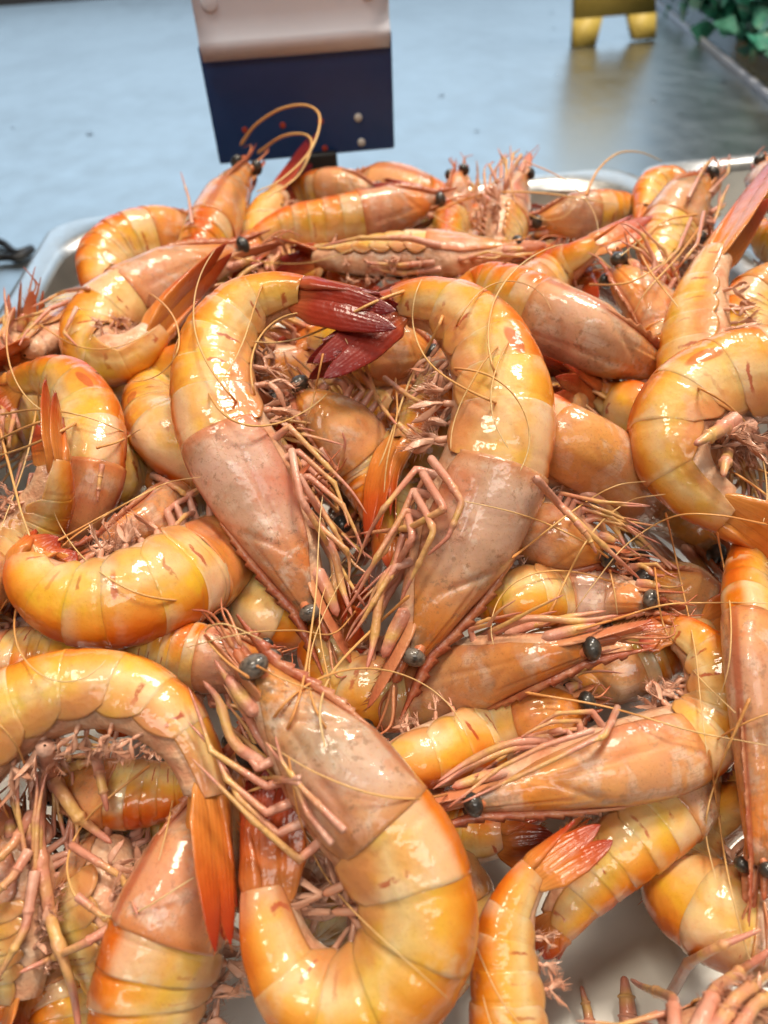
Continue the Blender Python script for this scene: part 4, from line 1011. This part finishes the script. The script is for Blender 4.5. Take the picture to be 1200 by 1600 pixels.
place('yellow prawn in the neighbouring pan at the right edge', 90, 'R', 40,
      [(1300, 400), (1240, 385), (1195, 372), (1180, 350)],
      color=(0.0, 0.0, 0.6), lift=0.2, group='prawns in the neighbouring pan')
place('pale prawn head rising in the neighbouring pan at the top right', 80, 'R', 30,
      [(1195, 262), (1215, 290), (1250, 320), (1290, 350)],
      color=(0.0, 0.0, 0.9), lift=0.8, group='prawns in the neighbouring pan')

# deeper prawns that fill the gaps of the heap
DEEP_PTS = [
 ('shadowed prawn lowest under the amber tail inside the heart', 40, [(480, 620), (540, 680), (590, 750), (610, 830), (600, 910)]),
 ('shadowed prawn against the right inner side of the heart', 40, [(560, 830), (610, 780), (650, 720), (680, 650), (690, 580)]),
 ('shadowed prawn lowest inside the heart outline', -30, [(420, 640), (470, 690), (530, 740), (590, 790), (620, 850)]),
 ('shadowed prawn under the top of the heart', 20, [(400, 560), (470, 590), (540, 620), (620, 640), (690, 660)]),
 ('shadowed prawn between the heart tip and the left orange back', 30, [(330, 960), (390, 940), (450, 960), (520, 990), (590, 1000)]),
 ('shadowed prawn in the dark gap right of the black eye', 20, [(880, 1060), (950, 1040), (1020, 1010), (1090, 990), (1160, 960)]),
 ('shadowed prawn between the right edge and the bundle of legs', 30, [(1000, 900), (1060, 940), (1110, 990), (1150, 1060), (1170, 1120)]),
 ('shadowed prawn below the thin bodied one at the left', 25, [(60, 820), (110, 790), (170, 740), (220, 720), (290, 760)]),
 ('shadowed prawn under the speckled carapace at the bottom', -35, [(660, 1330), (700, 1380), (720, 1440), (700, 1520), (660, 1600)]),
 ('shadowed prawn beside the dull back at the left edge', 30, [(-40, 960), (20, 1010), (80, 1060), (150, 1090), (230, 1110)]),
 ('shadowed prawn behind the amber carapace at lower left', 20, [(120, 1300), (190, 1310), (260, 1320), (330, 1330), (400, 1350)]),
 ('shadowed prawn right of the heart below its shoulder', 25, [(820, 620), (860, 650), (900, 660), (960, 680), (1030, 720)]),
 ('shadowed prawn inside the curl of the bottom centre prawn', -40, [(440, 1330), (490, 1380), (540, 1430), (560, 1490), (540, 1560)]),
 ('shadowed prawn between the folded one and the spotted ones', 25, [(130, 620), (190, 590), (240, 560), (290, 520), (330, 490)]),
 ('shadowed prawn in front of the back row at left', 30, [(330, 440), (390, 430), (450, 425), (520, 440), (600, 440)]),
 ('shadowed prawn in front of the back row at right', 30, [(700, 430), (760, 425), (830, 430), (900, 440), (960, 480)]),
 ('shadowed prawn at the far back behind the belly up one', 30, [(520, 330), (600, 320), (680, 350), (760, 350), (840, 345)]),
 ('shadowed prawn under the raised tail at the right', 25, [(1000, 540), (1060, 600), (1120, 560), (1180, 540), (1240, 560)]),
 ('shadowed prawn below the long legs in the lower left corner', 30, [(60, 1480), (100, 1540), (110, 1600), (90, 1680), (60, 1740)]),
 ('shadowed prawn left of the pale rounded back', 30, [(1010, 1290), (1060, 1240), (1120, 1210), (1180, 1190), (1260, 1200)]),
 ('shadowed prawn under the bright orange abdomen', 30, [(560, 1160), (620, 1240), (700, 1300), (780, 1310), (860, 1300)]),
 ('shadowed prawn at the far left behind the standing one', 30, [(-20, 620), (20, 600), (60, 570), (100, 560), (150, 540)]),
]
for lab, ph_, pp_ in DEEP_PTS:
    place(lab, 132, 'R' if len(lab) % 2 else 'L', ph_, pp_, color=(0.0, 0.3, 0.3), lift=-1.2, group='prawns deeper in the heap')
for q in PRAWNS: build(q)
